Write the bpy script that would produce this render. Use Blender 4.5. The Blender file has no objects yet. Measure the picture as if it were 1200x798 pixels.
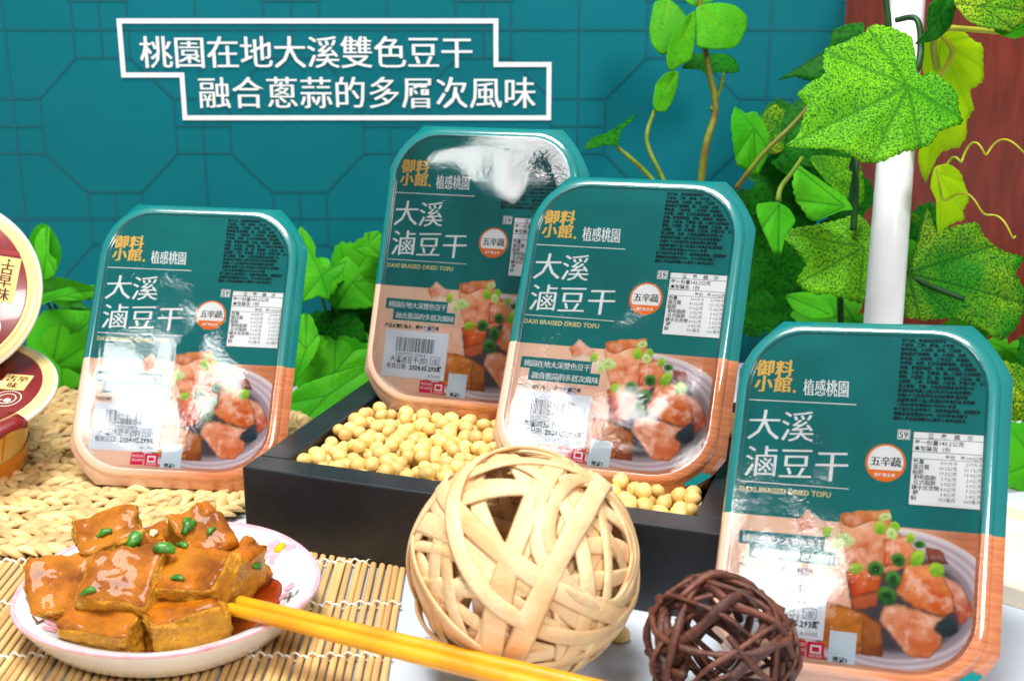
import bpy, math, random
import numpy as np
from mathutils import Vector, Matrix, noise as mnoise
R = math.radians
random.seed(7); rng = np.random.default_rng(7)
sc = bpy.context.scene
COL = sc.collection

# ------------------------------------------------------------------ camera, world, lamps, exposure
CAM_H, PITCH, FPX = .295, R(16.5), 1500.
cam_d = bpy.data.cameras.new('camera'); cam = bpy.data.objects.new('camera', cam_d); COL.objects.link(cam)
cam.location = (0, 0, CAM_H); cam.rotation_euler = (math.pi / 2 - PITCH, 0, 0)
cam_d.sensor_width = 36; cam_d.lens = FPX / 1200 * 36; cam_d.clip_start = .02; cam_d.clip_end = 50
cam_d.dof.use_dof = True; cam_d.dof.focus_distance = .66; cam_d.dof.aperture_fstop = 14
sc.camera = cam
w = bpy.data.worlds.new('World'); sc.world = w; w.use_nodes = True
w.node_tree.nodes['Background'].inputs[0].default_value = (.93, .97, 1, 1)
w.node_tree.nodes['Background'].inputs[1].default_value = .20
def lamp(name, loc, target, size, size_y, power, col):
    l = bpy.data.lights.new(name, 'AREA'); l.shape = 'RECTANGLE'; l.size = size; l.size_y = size_y; l.energy = power; l.color = col
    o = bpy.data.objects.new(name, l); COL.objects.link(o); o.location = loc
    o.rotation_euler = (Vector(target) - Vector(loc)).to_track_quat('-Z', 'Y').to_euler(); return o
lamp('area_lamp', (-.25, .42, 1.75), (0, .62, 0), .9, .5, 38, (1, .97, .93))  # main ceiling light overhead
lamp('area_lamp', (.75, -.95, 1.35), (0, .65, .05), .45, .45, 19, (1, .98, .95))  # added front fill from behind the camera, no fixture of the room
lamp('area_lamp', (-.82, -.42, 1.36), (.05, .65, .05), .17, .17, 2.0, (1, .98, .96))  # small lamp added to throw glare patches onto the pack films
lamp('area_lamp', (-1.00, -.30, 1.19), (.0, .70, .12), .17, .17, 1.7, (1, .98, .96))  # second, lower glare lamp, added for the film of the rear pack
sc.view_settings.view_transform = 'Standard'; sc.view_settings.look = 'None'
sc.view_settings.exposure = 0.29; sc.view_settings.gamma = 1
try: sc.cycles.transparent_max_bounces = 16; sc.cycles.max_bounces = 8
except Exception: pass

# ------------------------------------------------------------------ helpers
CP = math.cos(PITCH); SP = math.sin(PITCH); CAM = Vector((0, 0, CAM_H))
AR, AF, AU = Vector((1, 0, 0)), Vector((0, CP, -SP)), Vector((0, SP, CP))
def ray(x, y): return AR * ((x - 600) / FPX) + AU * ((399 - y) / FPX) + AF
def at(x, y, d): return CAM + ray(x, y) * d                       # point at a given distance along the view axis
def onz(x, y, z=0.):
    r = ray(x, y); return CAM + r * ((z - CAM_H) / r.z)
def ony(x, y, Y):
    r = ray(x, y); return CAM + r * (Y / r.y)
def srgb(h):
    h = h.lstrip('#'); v = [int(h[i:i + 2], 16) / 255 for i in (0, 2, 4)]
    return tuple(c / 12.92 if c <= .04045 else ((c + .055) / 1.055) ** 2.4 for c in v)
def S(h): return srgb(h) + (1,)
def smooth(me, on=True): me.polygons.foreach_set('use_smooth', [on] * len(me.polygons))
def mesh(name, vs, fs, m=None, sm=False):
    me = bpy.data.meshes.new(name); me.from_pydata([tuple(v) for v in vs], [], fs); me.update()
    if sm: smooth(me)
    if m: me.materials.append(m)
    return me
def ob(name, me, parent=None, mw=None):
    o = bpy.data.objects.new(name, me); COL.objects.link(o)
    if parent: o.parent = parent
    if mw is not None: o.matrix_local = mw
    return o
def tag(o, label=None, cat=None, group=None, kind=None):
    for k, v in (('label', label), ('category', cat), ('group', group), ('kind', kind)):
        if v: o[k] = v
    return o
def thing(name, label, cat, mw=None, group=None):
    return tag(ob(name, None, None, mw), label, cat, group)
class MB:
    def __init__(s): s.v = []; s.f = []
    def add(s, vs, fs):
        b = len(s.v); s.v += [tuple(v) for v in vs]; s.f += [tuple(i + b for i in f) for f in fs]; return s
    def box(s, x0, x1, y0, y1, z0, z1, M=None):
        vs = [Vector(p) for p in ((x0, y0, z0), (x1, y0, z0), (x1, y1, z0), (x0, y1, z0), (x0, y0, z1), (x1, y0, z1), (x1, y1, z1), (x0, y1, z1))]
        if M: vs = [M @ v for v in vs]
        return s.add(vs, [(3, 2, 1, 0), (4, 5, 6, 7), (0, 1, 5, 4), (1, 2, 6, 5), (2, 3, 7, 6), (3, 0, 4, 7)])
    def tube(s, pts, rad, n=8, cap=True, flat=1., up=None):
        pts = [Vector(p) for p in pts]; k = len(pts); rings = []
        rr = rad if hasattr(rad, '__len__') else [rad] * k
        ref = Vector(up) if up else Vector((0.31, .2, .93))
        for i, p in enumerate(pts):
            t = (pts[min(i + 1, k - 1)] - pts[max(i - 1, 0)]).normalized()
            a = ref - t * ref.dot(t)
            a = a.normalized() if a.length > 1e-6 else t.orthogonal().normalized()
            b = t.cross(a); ref = a if not up else ref
            rings.append([p + (a * math.cos(q) * flat + b * math.sin(q)) * rr[i] for q in [2 * math.pi * j / n for j in range(n)]])
        vs = [v for r in rings for v in r]; fs = []
        for i in range(k - 1):
            for j in range(n):
                fs.append((i * n + j, i * n + (j + 1) % n, (i + 1) * n + (j + 1) % n, (i + 1) * n + j))
        if cap: fs += [tuple(range(n - 1, -1, -1)), tuple((k - 1) * n + j for j in range(n))]
        return s.add(vs, fs)
    def lathe(s, prof, n=64, M=None, ax=1., ay=1.):
        vs = []
        for r, z in prof: vs += [Vector((r * ax * math.cos(2 * math.pi * j / n), r * ay * math.sin(2 * math.pi * j / n), z)) for j in range(n)]
        if M: vs = [M @ v for v in vs]
        fs = []
        for i in range(len(prof) - 1):
            for j in range(n): fs.append((i * n + j, i * n + (j + 1) % n, (i + 1) * n + (j + 1) % n, (i + 1) * n + j))
        return s.add(vs, fs)
    def me(s, name, m=None, sm=False): return mesh(name, s.v, s.f, m, sm)
    def build(s, name, m=None, parent=None, sm=False, mw=None): return ob(name, s.me(name, m, sm), parent, mw)
def rotvec(v):
    v = Vector(v); return Matrix.Rotation(v.length, 4, v.normalized())
def catmull(P, n=8):
    P = [Vector(p) for p in P]; out = []
    for i in range(len(P) - 1):
        a, b, c, d = P[max(i - 1, 0)], P[i], P[i + 1], P[min(i + 2, len(P) - 1)]
        for k in range(n):
            t = k / n
            out.append(.5 * ((2 * b) + (c - a) * t + (2 * a - 5 * b + 4 * c - d) * t * t + (3 * b - a - 3 * c + d) * t ** 3))
    return out + [P[-1]]

# ------------------------------------------------------------------ materials
def nt(name):
    m = bpy.data.materials.new(name); m.use_nodes = True; t = m.node_tree; return m, t, t.nodes['Principled BSDF']
def N(t, typ, **kw):
    n = t.nodes.new(typ)
    for k, v in kw.items():
        if k.startswith('i_'): n.inputs[k[2:].replace('_', ' ')].default_value = v
        else: setattr(n, k, v)
    return n
def mixc(t, f, a, b):
    n = t.nodes.new('ShaderNodeMix'); n.data_type = 'RGBA'
    for s_, v in ((n.inputs[0], f), (n.inputs[6], a), (n.inputs[7], b)):
        if isinstance(v, bpy.types.NodeSocket): t.links.new(v, s_)
        else: s_.default_value = v
    return n.outputs[2]
def ramp(t, fac, lo, hi):
    n = t.nodes.new('ShaderNodeMapRange'); n.inputs[1].default_value = lo; n.inputs[2].default_value = hi; t.links.new(fac, n.inputs[0]); return n.outputs[0]
def coords(t, scale=None, kind='Object', rnd=True):
    tc = t.nodes.new('ShaderNodeTexCoord'); out = tc.outputs[kind]
    if rnd:                                   # shift the pattern from one object to the next
        oi = t.nodes.new('ShaderNodeObjectInfo'); va = t.nodes.new('ShaderNodeVectorMath'); va.operation = 'ADD'
        t.links.new(out, va.inputs[0]); t.links.new(oi.outputs['Random'], va.inputs[1]); out = va.outputs[0]
    if scale:
        mp = t.nodes.new('ShaderNodeMapping'); mp.inputs['Scale'].default_value = scale; t.links.new(out, mp.inputs[0]); out = mp.outputs[0]
    return out
def nz(t, vec, scale, detail=4, rough=.55):
    n = N(t, 'ShaderNodeTexNoise', i_Scale=scale, i_Detail=detail, i_Roughness=rough); t.links.new(vec, n.inputs['Vector']); return n.outputs['Fac']
def bump(t, b, h, strength, dist):
    n = N(t, 'ShaderNodeBump', i_Strength=strength, i_Distance=dist); t.links.new(h, n.inputs['Height']); t.links.new(n.outputs[0], b.inputs['Normal'])
def pm(name, c1, c2=None, scale=60, lo=.35, hi=.65, rough=.5, coat=0, bmp=0, bscale=300, bdist=.0005, aniso=None, sss=0, objvar=0, spec=.5):
    m, t, b = nt(name); v = coords(t, aniso); c1 = S(c1)
    b.inputs['Roughness'].default_value = rough; b.inputs['Coat Weight'].default_value = coat; b.inputs['Coat Roughness'].default_value = .06
    b.inputs['Specular IOR Level'].default_value = spec
    out = c1
    if c2: out = mixc(t, ramp(t, nz(t, v, scale), lo, hi), c1, S(c2))
    if objvar:
        oi = t.nodes.new('ShaderNodeObjectInfo'); h = t.nodes.new('ShaderNodeHueSaturation')
        t.links.new(ramp(t, oi.outputs['Random'], 0, 1), h.inputs['Value'])
        h2 = t.nodes.new('ShaderNodeMapRange'); h2.inputs[3].default_value = 1 - objvar; h2.inputs[4].default_value = 1 + objvar
        t.links.new(oi.outputs['Random'], h2.inputs[0]); t.links.new(h2.outputs[0], h.inputs['Value'])
        if isinstance(out, bpy.types.NodeSocket): t.links.new(out, h.inputs['Color'])
        else: h.inputs['Color'].default_value = out
        out = h.outputs[0]
    if isinstance(out, bpy.types.NodeSocket): t.links.new(out, b.inputs['Base Color'])
    else: b.inputs['Base Color'].default_value = out
    if bmp: bump(t, b, nz(t, v, bscale, 5), bmp, bdist)
    if sss: b.inputs['Subsurface Weight'].default_value = sss; b.inputs['Subsurface Radius'].default_value = (.004, .002, .001); b.inputs['Subsurface Scale'].default_value = 1
    return m
TEAL = '#0b7d7c'
M = {}
M['cloth'] = pm('white_table_cover', '#cfd8e4', '#c4cedb', 9, rough=.55, bmp=.15, bscale=500, bdist=.0004)
M['banner'] = pm('banner_print', '#04707c', '#036670', 4, rough=.55, spec=.15)
M['banner_line'] = pm('banner_line', '#045a66', rough=.45)
M['white_print'] = pm('white_print', '#f3f4f4', rough=.4)
M['redwood'] = pm('red_wood', '#84301c', '#66220f', 16, rough=.35, aniso=(9, 9, 1.2), bmp=.2, bscale=60)
M['pole'] = pm('white_enamel', '#eeeef0', '#e6e6ea', 30, rough=.22, coat=.3)
M['black'] = pm('black_lacquer', '#14171c', '#1c2026', 40, rough=.38, bmp=.10, bscale=900, bdist=.0002)
t_ = M['black'].node_tree; b_ = t_.nodes['Principled BSDF']; l_ = b_.inputs['Base Color'].links[0].from_socket
t_.links.new(mixc(t_, ramp(t_, nz(t_, coords(t_), 1400, 2), .70, .76), l_, S('#6a7078')), b_.inputs['Base Color'])   # fine pale dust
M['dust'] = pm('dust', '#9aa3aa', rough=.9)
M['bean'] = pm('soybean', '#f0d088', '#e2ba66', 140, rough=.4, sss=.12, objvar=.2, bmp=.2, bscale=350)
M['hilum'] = pm('soybean_eye', '#b98a3c', rough=.5)
M['rattan'] = pm('rattan', '#f2d2a2', '#d8a468', 42, lo=.36, hi=.74, rough=.55, bmp=.6, bscale=340, bdist=.0009, objvar=.12)
M['twig'] = pm('dark_twig', '#3c1f1a', '#6a3a28', 90, rough=.5, bmp=.7, bscale=500, bdist=.0009, objvar=.25)
M['straw'] = pm('straw', '#e9cc92', '#c89c5a', 120, lo=.35, hi=.75, rough=.6, bmp=.7, bscale=700, bdist=.0008, objvar=.24, aniso=(.35, 1.6, 1.6))
M['straw_under'] = pm('straw_under', '#a57f48', '#6e5028', 150, rough=.8)
M['bamboo'] = pm('bamboo', '#e2bc80', '#cda468', 60, lo=.3, hi=.7, rough=.42, aniso=(1, .15, 1), objvar=.15)
M['thread'] = pm('cotton_thread', '#ece6dc', rough=.8)
M['porcelain'] = pm('porcelain', '#e9edf0', '#e2e7ec', 20, rough=.12, coat=.5)
M['pinkline'] = pm('pink_glaze', '#e79db0', '#f4c8d2', 60, rough=.15, coat=.4)
M['petal'] = pm('petal_glaze', '#f2bfcb', '#e79bb0', 200, rough=.15, coat=.4)
M['yellowglaze'] = pm('yellow_glaze', '#eac52a', '#d9a818', 300, rough=.2)
M['brownglaze'] = pm('brown_glaze', '#4a3222', rough=.3)
M['chop'] = pm('yellow_chopstick', '#eda718', '#d88c08', 45, lo=.4, hi=.7, rough=.36, coat=.2, bmp=.25, bscale=260, bdist=.0005)
M['scallion'] = pm('scallion', '#4a9426', '#215e12', 260, rough=.4, coat=.1)
M['scallion_white'] = pm('scallion_white', '#e8dcae', '#cfc48a', 300, rough=.3)
def mk_sauce():
    m, t, b = nt('sauce'); v = coords(t)
    t.links.new(mixc(t, ramp(t, nz(t, v, 90), .35, .7), S('#7a2206'), S('#a83c0a')), b.inputs['Base Color'])
    b.inputs['Roughness'].default_value = .06; b.inputs['Coat Weight'].default_value = .6; return m
M['sauce'] = mk_sauce()
def mk_tofu():
    m, t, b = nt('braised_tofu'); v = coords(t)
    a = t.nodes.new('ShaderNodeAttribute'); a.attribute_name = 'skin'
    n1 = nz(t, v, 75, 5, .6); n2 = nz(t, v, 420, 4, .65); n3 = nz(t, v, 30, 2)
    skin = mixc(t, ramp(t, n1, .36, .62), S('#ba6a06'), S('#804204'))
    skin = mixc(t, ramp(t, n3, .48, .75), skin, S('#c27a10'))
    crumb = mixc(t, ramp(t, n2, .35, .7), S('#e0a63a'), S('#96580c'))
    crumb = mixc(t, ramp(t, n1, .35, .7), crumb, S('#d8941e'))
    ad = t.nodes.new('ShaderNodeMath'); ad.operation = 'ADD'; t.links.new(a.outputs['Fac'], ad.inputs[0])
    sb = t.nodes.new('ShaderNodeMath'); sb.operation = 'MULTIPLY_ADD'; sb.inputs[1].default_value = 1.2; sb.inputs[2].default_value = -.6
    t.links.new(n1, sb.inputs[0]); t.links.new(sb.outputs[0], ad.inputs[1])
    f = ramp(t, ad.outputs[0], .35, .65)
    t.links.new(mixc(t, f, crumb, skin), b.inputs['Base Color'])
    mr = t.nodes.new('ShaderNodeMapRange'); mr.inputs[3].default_value = .34; mr.inputs[4].default_value = .62; mr.inputs[1].default_value = .3; mr.inputs[2].default_value = .6; t.links.new(n1, mr.inputs[0]); t.links.new(mr.outputs[0], b.inputs['Roughness'])
    b.inputs['Coat Weight'].default_value = .22; b.inputs['Coat Roughness'].default_value = .05; b.inputs['Specular IOR Level'].default_value = .2
    b.inputs['Subsurface Weight'].default_value = .15; b.inputs['Subsurface Radius'].default_value = (.004, .0018, .0006); b.inputs['Subsurface Scale'].default_value = 1
    m1 = t.nodes.new('ShaderNodeMath'); m1.operation = 'MULTIPLY'; inv = t.nodes.new('ShaderNodeMath'); inv.operation = 'SUBTRACT'; inv.inputs[0].default_value = 1.35
    t.links.new(f, inv.inputs[1]); t.links.new(n2, m1.inputs[0]); t.links.new(inv.outputs[0], m1.inputs[1])
    a2 = t.nodes.new('ShaderNodeMath'); a2.operation = 'ADD'; t.links.new(m1.outputs[0], a2.inputs[0]); t.links.new(n1, a2.inputs[1])
    bump(t, b, a2.outputs[0], .8, .0026); return m
M['tofu'] = mk_tofu()
def mk_leaf(name, base, alt, spot, spotscale, amt, vein, trans=.25, tcol=None, rough=.6):
    m, t, b = nt(name); b.inputs['Specular IOR Level'].default_value = .12; v = coords(t)
    c = mixc(t, ramp(t, nz(t, v, 22, 2), .35, .68), S(base), S(alt))
    if amt: c = mixc(t, ramp(t, nz(t, v, spotscale, 3, .6), 1 - amt - .11, 1 - amt + .07), c, S(spot))
    a = t.nodes.new('ShaderNodeAttribute'); a.attribute_name = 'vein'
    c = mixc(t, a.outputs['Fac'], c, S(vein))
    t.links.new(c, b.inputs['Base Color']); b.inputs['Roughness'].default_value = rough
    bump(t, b, nz(t, v, 350, 4), .35, .0006)
    tr = t.nodes.new('ShaderNodeBsdfTranslucent'); mx = t.nodes.new('ShaderNodeMixShader'); mx.inputs[0].default_value = trans
    if tcol: tr.inputs[0].default_value = S(tcol)
    else: t.links.new(c, tr.inputs[0])
    t.links.new(b.outputs[0], mx.inputs[1]); t.links.new(tr.outputs[0], mx.inputs[2]); t.links.new(mx.outputs[0], t.nodes['Material Output'].inputs[0])
    return m
M['leaf_speck'] = mk_leaf('speckled_leaf', '#84d01e', '#5eb81a', '#1c6a16', 900, .46, '#2f7a14')
M['leaf_speck_dark'] = mk_leaf('dark_speckled_leaf', '#3a9c18', '#bcd420', '#145c16', 800, .47, '#125a12')
M['leaf_green'] = mk_leaf('green_leaf', '#55bc1a', '#34a012', '#0f5a0c', 300, 0, '#1b7412')
M['leaf_dark'] = mk_leaf('dark_leaf', '#1f7c12', '#17680f', '#0c4a0a', 420, .42, '#0e520c', .25)
M['leaf_yellow'] = mk_leaf('yellow_leaf', '#b2e012', '#d4f018', '#7fae10', 300, 0, '#90cc18', .55, '#d8f41a')
M['leaf_round'] = mk_leaf('round_leaf', '#3f9a12', '#4fae16', '#2f7a10', 500, .35, '#6aa81c', .25)
M['stem'] = pm('green_stem', '#7f9420', '#4f7214', 110, rough=.6, bmp=.6, bscale=300, bdist=.001)
M['stem_brown'] = pm('olive_stem', '#6d5a14', '#7f8a1a', 70, rough=.6, bmp=.6, bscale=260, bdist=.001)
M['stem_dark'] = pm('dark_stem', '#17521a', '#0f3d14', 60, rough=.5)
M['tendril'] = pm('yellow_tendril', '#b9b41c', '#8fa51a', 60, rough=.5)

# pack materials
def mk_pack(name='printed_pack', gloss=True):
    m, t, b = nt(name); v = coords(t, rnd=False)
    sx = t.nodes.new('ShaderNodeSeparateXYZ'); t.links.new(v, sx.inputs[0])
    wood = mixc(t, ramp(t, nz(t, coords(t, (14, 60, 260), rnd=False), 3.0, 4), .3, .7), S('#e0905f'), S('#c0683f'))
    # the printed picture: pale table at one side, warm wood grain towards the lower right
    ad = t.nodes.new('ShaderNodeMath'); ad.operation = 'MULTIPLY_ADD'; ad.inputs[1].default_value = -.55; t.links.new(sx.outputs[2], ad.inputs[0]); t.links.new(sx.outputs[0], ad.inputs[2])
    low = mixc(t, ramp(t, ad.outputs[0], -.045, .02), S('#f3c9ae'), wood)
    gt = t.nodes.new('ShaderNodeMath'); gt.operation = 'GREATER_THAN'; gt.inputs[1].default_value = .086 - .0126; t.links.new(sx.outputs[2], gt.inputs[0])
    teal = mixc(t, ramp(t, nz(t, v, 30), .3, .7), S(TEAL), S('#0a7474'))
    t.links.new(mixc(t, gt.outputs[0], low, teal), b.inputs['Base Color'])
    b.inputs['Roughness'].default_value = .3 if gloss else .5; b.inputs['Coat Weight'].default_value = .9 if gloss else 0; b.inputs['Coat Roughness'].default_value = .10; b.inputs['Coat IOR'].default_value = 1.95; b.inputs['Specular IOR Level'].default_value = .3 if gloss else .05
    bump(t, b, nz(t, v, 120, 3), .12, .0006); return m
M['pack'] = mk_pack(); M['pack_face'] = mk_pack('printed_face', False)
def mk_photo():
    m, t, b = nt('photo_print'); a = t.nodes.new('ShaderNodeAttribute'); a.attribute_name = 'Col'
    t.links.new(a.outputs['Color'], b.inputs['Base Color']); b.inputs['Roughness'].default_value = .5; b.inputs['Specular IOR Level'].default_value = .05; return m
M['photo'] = mk_photo()
def flat(name, h, rough=.5): return pm(name, h, rough=rough, spec=.08)
for k, h in dict(p_white='#f2f5f6', p_gold='#f0c465', p_ink='#04262c', p_black='#1a1c1f', p_sticker='#e3ebf5', p_orange='#ef7a22', p_teal='#0f7a7d', p_red='#e01f4f', p_cream='#ecdf9e', p_grey='#8f979d', p_barcode='#33383d', p_qr='#cfdfea').items(): M[k] = flat(k, h)
def mk_film():
    m, t, b = nt('clear_film'); t.nodes.remove(b)
    tr = t.nodes.new('ShaderNodeBsdfTransparent'); gl = t.nodes.new('ShaderNodeBsdfGlossy'); gl.inputs['Roughness'].default_value = .05
    fr = t.nodes.new('ShaderNodeFresnel'); fr.inputs[0].default_value = 1.55
    v = coords(t); n = N(t, 'ShaderNodeBump', i_Strength=.10, i_Distance=.0004)
    t.links.new(nz(t, v, 420, 4), n.inputs['Height']); t.links.new(n.outputs[0], gl.inputs['Normal']); t.links.new(n.outputs[0], fr.inputs['Normal'])
    ml = t.nodes.new('ShaderNodeMath'); ml.operation = 'MULTIPLY'; ml.inputs[1].default_value = .95; ml.use_clamp = True
    t.links.new(fr.outputs[0], ml.inputs[0])
    mx = t.nodes.new('ShaderNodeMixShader'); t.links.new(ml.outputs[0], mx.inputs[0]); t.links.new(tr.outputs[0], mx.inputs[1]); t.links.new(gl.outputs[0], mx.inputs[2])
    t.links.new(mx.outputs[0], t.nodes['Material Output'].inputs[0]); return m
M['film'] = mk_film()

# ------------------------------------------------------------------ lettering
def glyphs(body, size, off=0., res=2, align='LEFT', line=1., track=1.):
    c = bpy.data.curves.new('lettering', 'FONT'); c.body = body; c.size = size; c.resolution_u = res; c.offset = off
    c.align_x = align; c.space_line = line; c.space_character = track; c.fill_mode = 'FRONT'
    o = bpy.data.objects.new('lettering', c); me = o.to_mesh()
    vs = np.array([v.co[:] for v in me.vertices]).reshape(-1, 3); fs = [tuple(p.vertices) for p in me.polygons]
    o.to_mesh_clear(); bpy.data.objects.remove(o); bpy.data.curves.remove(c)
    return vs, fs
def text_into(mb, body, x, y, size, h, off=0., res=2, align='LEFT', line=1., track=1., xs=1., shear=0., slope=0., bold=0.):
    """lettering in the local face plane (x right, z up, face looks along -y); bold thickens the upright strokes"""
    vs, fs = glyphs(body, size, off, res, align, line, track)
    for k, dx in enumerate((-bold / 2, bold / 2, 0) if bold > .6 else (-bold / 2, bold / 2) if bold else (0,)):
        out = [(x + vx * xs + dx + shear * vy, -(h + k * (2e-5 if h < .1 else 5e-3)), y + vy + (bold * .25 if k == 2 else 0) + slope * vx * xs) for vx, vy, _ in vs]
        mb.add(out, fs)
def chars_into(mb, body, x, y, size, pitch, h, **kw):
    for i, ch in enumerate(body): text_into(mb, ch, x + i * pitch, y, size, h, **kw)
def rect(mb, x0, x1, z0, z1, h):
    mb.add([(x0, -h, z0), (x1, -h, z0), (x1, -h, z1), (x0, -h, z1)], [(0, 1, 2, 3)])
def frame(mb, x0, x1, z0, z1, w, h):
    rect(mb, x0, x1, z0, z0 + w, h); rect(mb, x0, x1, z1 - w, z1, h); rect(mb, x0, x0 + w, z0 + w, z1 - w, h); rect(mb, x1 - w, x1, z0 + w, z1 - w, h)
def disc(mb, cx, cz, r, h, n=40, a0=0, a1=2 * math.pi, r0=None):
    ang = [a0 + (a1 - a0) * i / n for i in range(n + 1)]
    if r0 is None: mb.add([(cx + r * math.cos(a), -h, cz + r * math.sin(a)) for a in ang], [tuple(range(n + 1))])
    else: mb.add([(cx + q * math.cos(a), -h, cz + q * math.sin(a)) for a in ang for q in (r0, r)], [(2 * i, 2 * i + 1, 2 * i + 3, 2 * i + 2) for i in range(n)])

# ================================================================== the setting
mb = MB(); mb.add([(-1.2, .05, 0), (1.2, .05, 0), (1.2, .935, 0), (-1.2, .935, 0)], [(0, 1, 2, 3)])
tag(mb.build('table_top', M['cloth']), kind='structure')
mb = MB(); mb.box(-.2, 1.6, 1.16, 1.2, -.4, 1.3)
tag(mb.build('red_wood_wall', M['redwood']), kind='structure')

# backdrop banner ------------------------------------------------------------------
YB = .95
def bp(x, y):                                     # a spot on the banner, metres
    p = ony(x, y, YB); return p.x, p.z
ban = thing('backdrop_banner', 'teal printed backdrop banner with octagon line pattern and white lettering', 'banner', Matrix.Translation((0, YB, -.1)))
bx1 = bp(985, 100)[0]
mb = MB(); mb.box(-.75, bx1, 0, .004, 0, .75); mb.build('panel', M['banner'], ban)
P = .1382; gx0, gz0 = bp(18, 149)[0], bp(127, 35)[1]; a_ = .0200; lw = .0011
mb = MB()
def seg(x0, z0, x1, z1, wd=lw, h=.0004):
    d = Vector((x1 - x0, z1 - z0)); d.normalize(); nx, nz_ = -d.y * wd / 2, d.x * wd / 2
    mb.add([(x0 + nx, -h, z0 + nz_ + .1), (x0 - nx, -h, z0 - nz_ + .1), (x1 - nx, -h, z1 - nz_ + .1), (x1 + nx, -h, z1 + nz_ + .1)], [(0, 1, 2, 3)])
hk = 0
def L(x0, z0, x1, z1):
    global hk
    x0, x1 = min(x0, bx1 - .001), min(x1, bx1 - .001); hk = (hk + 1) % 7
    if abs(x0 - x1) + abs(z0 - z1) > .002 : seg(x0, z0, x1, z1, lw, .0004 + hk * 3e-5)
for i in range(-2, 5):
    for j in range(-3, 3):
        X, Z = gx0 + i * P, gz0 + j * P
        if X > bx1 or Z > .5 or Z < -.05: continue
        L(X, Z, X, Z + P); L(X, Z, X + P, Z)
        for (cx, cz) in ((X, Z + P / 2), (X + P / 2, Z)):            # two by two small squares at the middle of each grid edge
            if cx - a_ < bx1:
                L(cx - a_, cz - a_, cx + a_, cz - a_); L(cx - a_, cz + a_, cx + a_, cz + a_)
                L(cx - a_, cz - a_, cx - a_, cz + a_); L(cx + a_, cz - a_, cx + a_, cz + a_)
                L(cx - a_, cz, cx + a_, cz) if cx == X else L(cx, cz - a_, cx, cz + a_)
        c0x, c0z = X + P / 2, Z + P / 2
        if c0x < bx1 - .03:
            for sx_ in (-1, 1):
                for sz_ in (-1, 1): L(c0x + sx_ * a_, c0z + sz_ * (P / 2 - a_), c0x + sx_ * (P / 2 - a_), c0z + sz_ * a_)
mb.build('pattern_line', M['banner_line'], ban)
mb = MB()
fr = [bp(140, 22), bp(581, 22), bp(581, 73), bp(646, 73), bp(646, 141), bp(212, 141), bp(212, 91), bp(140, 91)]
zt, zm1, zm2, zb = fr[0][1], fr[2][1], fr[7][1], fr[4][1]; xa, xb, xc, xd = bp(140, 60)[0] , bp(584, 50)[0], bp(646, 110)[0], bp(213, 120)[0]
fr = [(xa, zt), (xb, zt), (xb, zm1), (xc, zm1), (xc, zb), (xd, zb), (xd, zm2), (xa, zm2)]
cx_, cz_ = sum(p[0] for p in fr) / 8, 0
wl = .0035; Pn = []
n8 = len(fr)
inn = []
for i in range(n8):
    a, b, c = Vector(fr[i - 1]), Vector(fr[i]), Vector(fr[(i + 1) % n8])
    d1, d2 = (b - a).normalized(), (c - b).normalized(); n1, n2 = Vector((d1.y, -d1.x)), Vector((d2.y, -d2.x))
    inn.append(b + (n1 + n2) * wl)
mb.add([(x, -.0009, z + .1) for x, z in fr] + [(x, -.0009, z + .1) for x, z in inn], [(i, (i + 1) % n8, n8 + (i + 1) % n8, n8 + i) for i in range(n8)])
mb.build('text_frame', M['white_print'], ban)
mb = MB()
x0, z0 = bp(165, 80); x1, _ = bp(525, 80); pt = (x1 - x0) / 9 * 1.0
chars_into(mb, '桃園在地大溪雙色豆干', x0, z0 + .1 + .002, .0245, (bp(555, 80)[0] - x0) / 10, .0010, bold=.0007, off=-.00006, xs=1.0)
x0, z0 = bp(233, 127)
chars_into(mb, '融合蔥蒜的多層次風味', x0, z0 + .1 + .002, .0245, (bp(629, 127)[0] - x0) / 10, .0010, bold=.0007, off=-.00006, xs=1.0)
mb.build('lettering', M['white_print'], ban)

# white pole ------------------------------------------------------------------
p0, p1 = at(1024, 520, .735), at(1068, -60, .84)
dirp = (p1 - p0).normalized(); p0 = p0 - dirp * (p0.z / dirp.z) * .999; p1 = p1 + dirp * .12
po = thing('white_pole', 'glossy white tubular pole standing behind a package among grape leaves', 'pole', Matrix.Translation(p0))
mb = MB(); mb.tube([Vector((0, 0, 0)), p1 - p0], .0113, 28); mb.build('tube', M['pole'], po, True)
mb = MB(); mb.tube([Vector((0, 0, 0)), dirp * .012], .016, 28); mb.build('foot', M['pole'], po)

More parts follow.
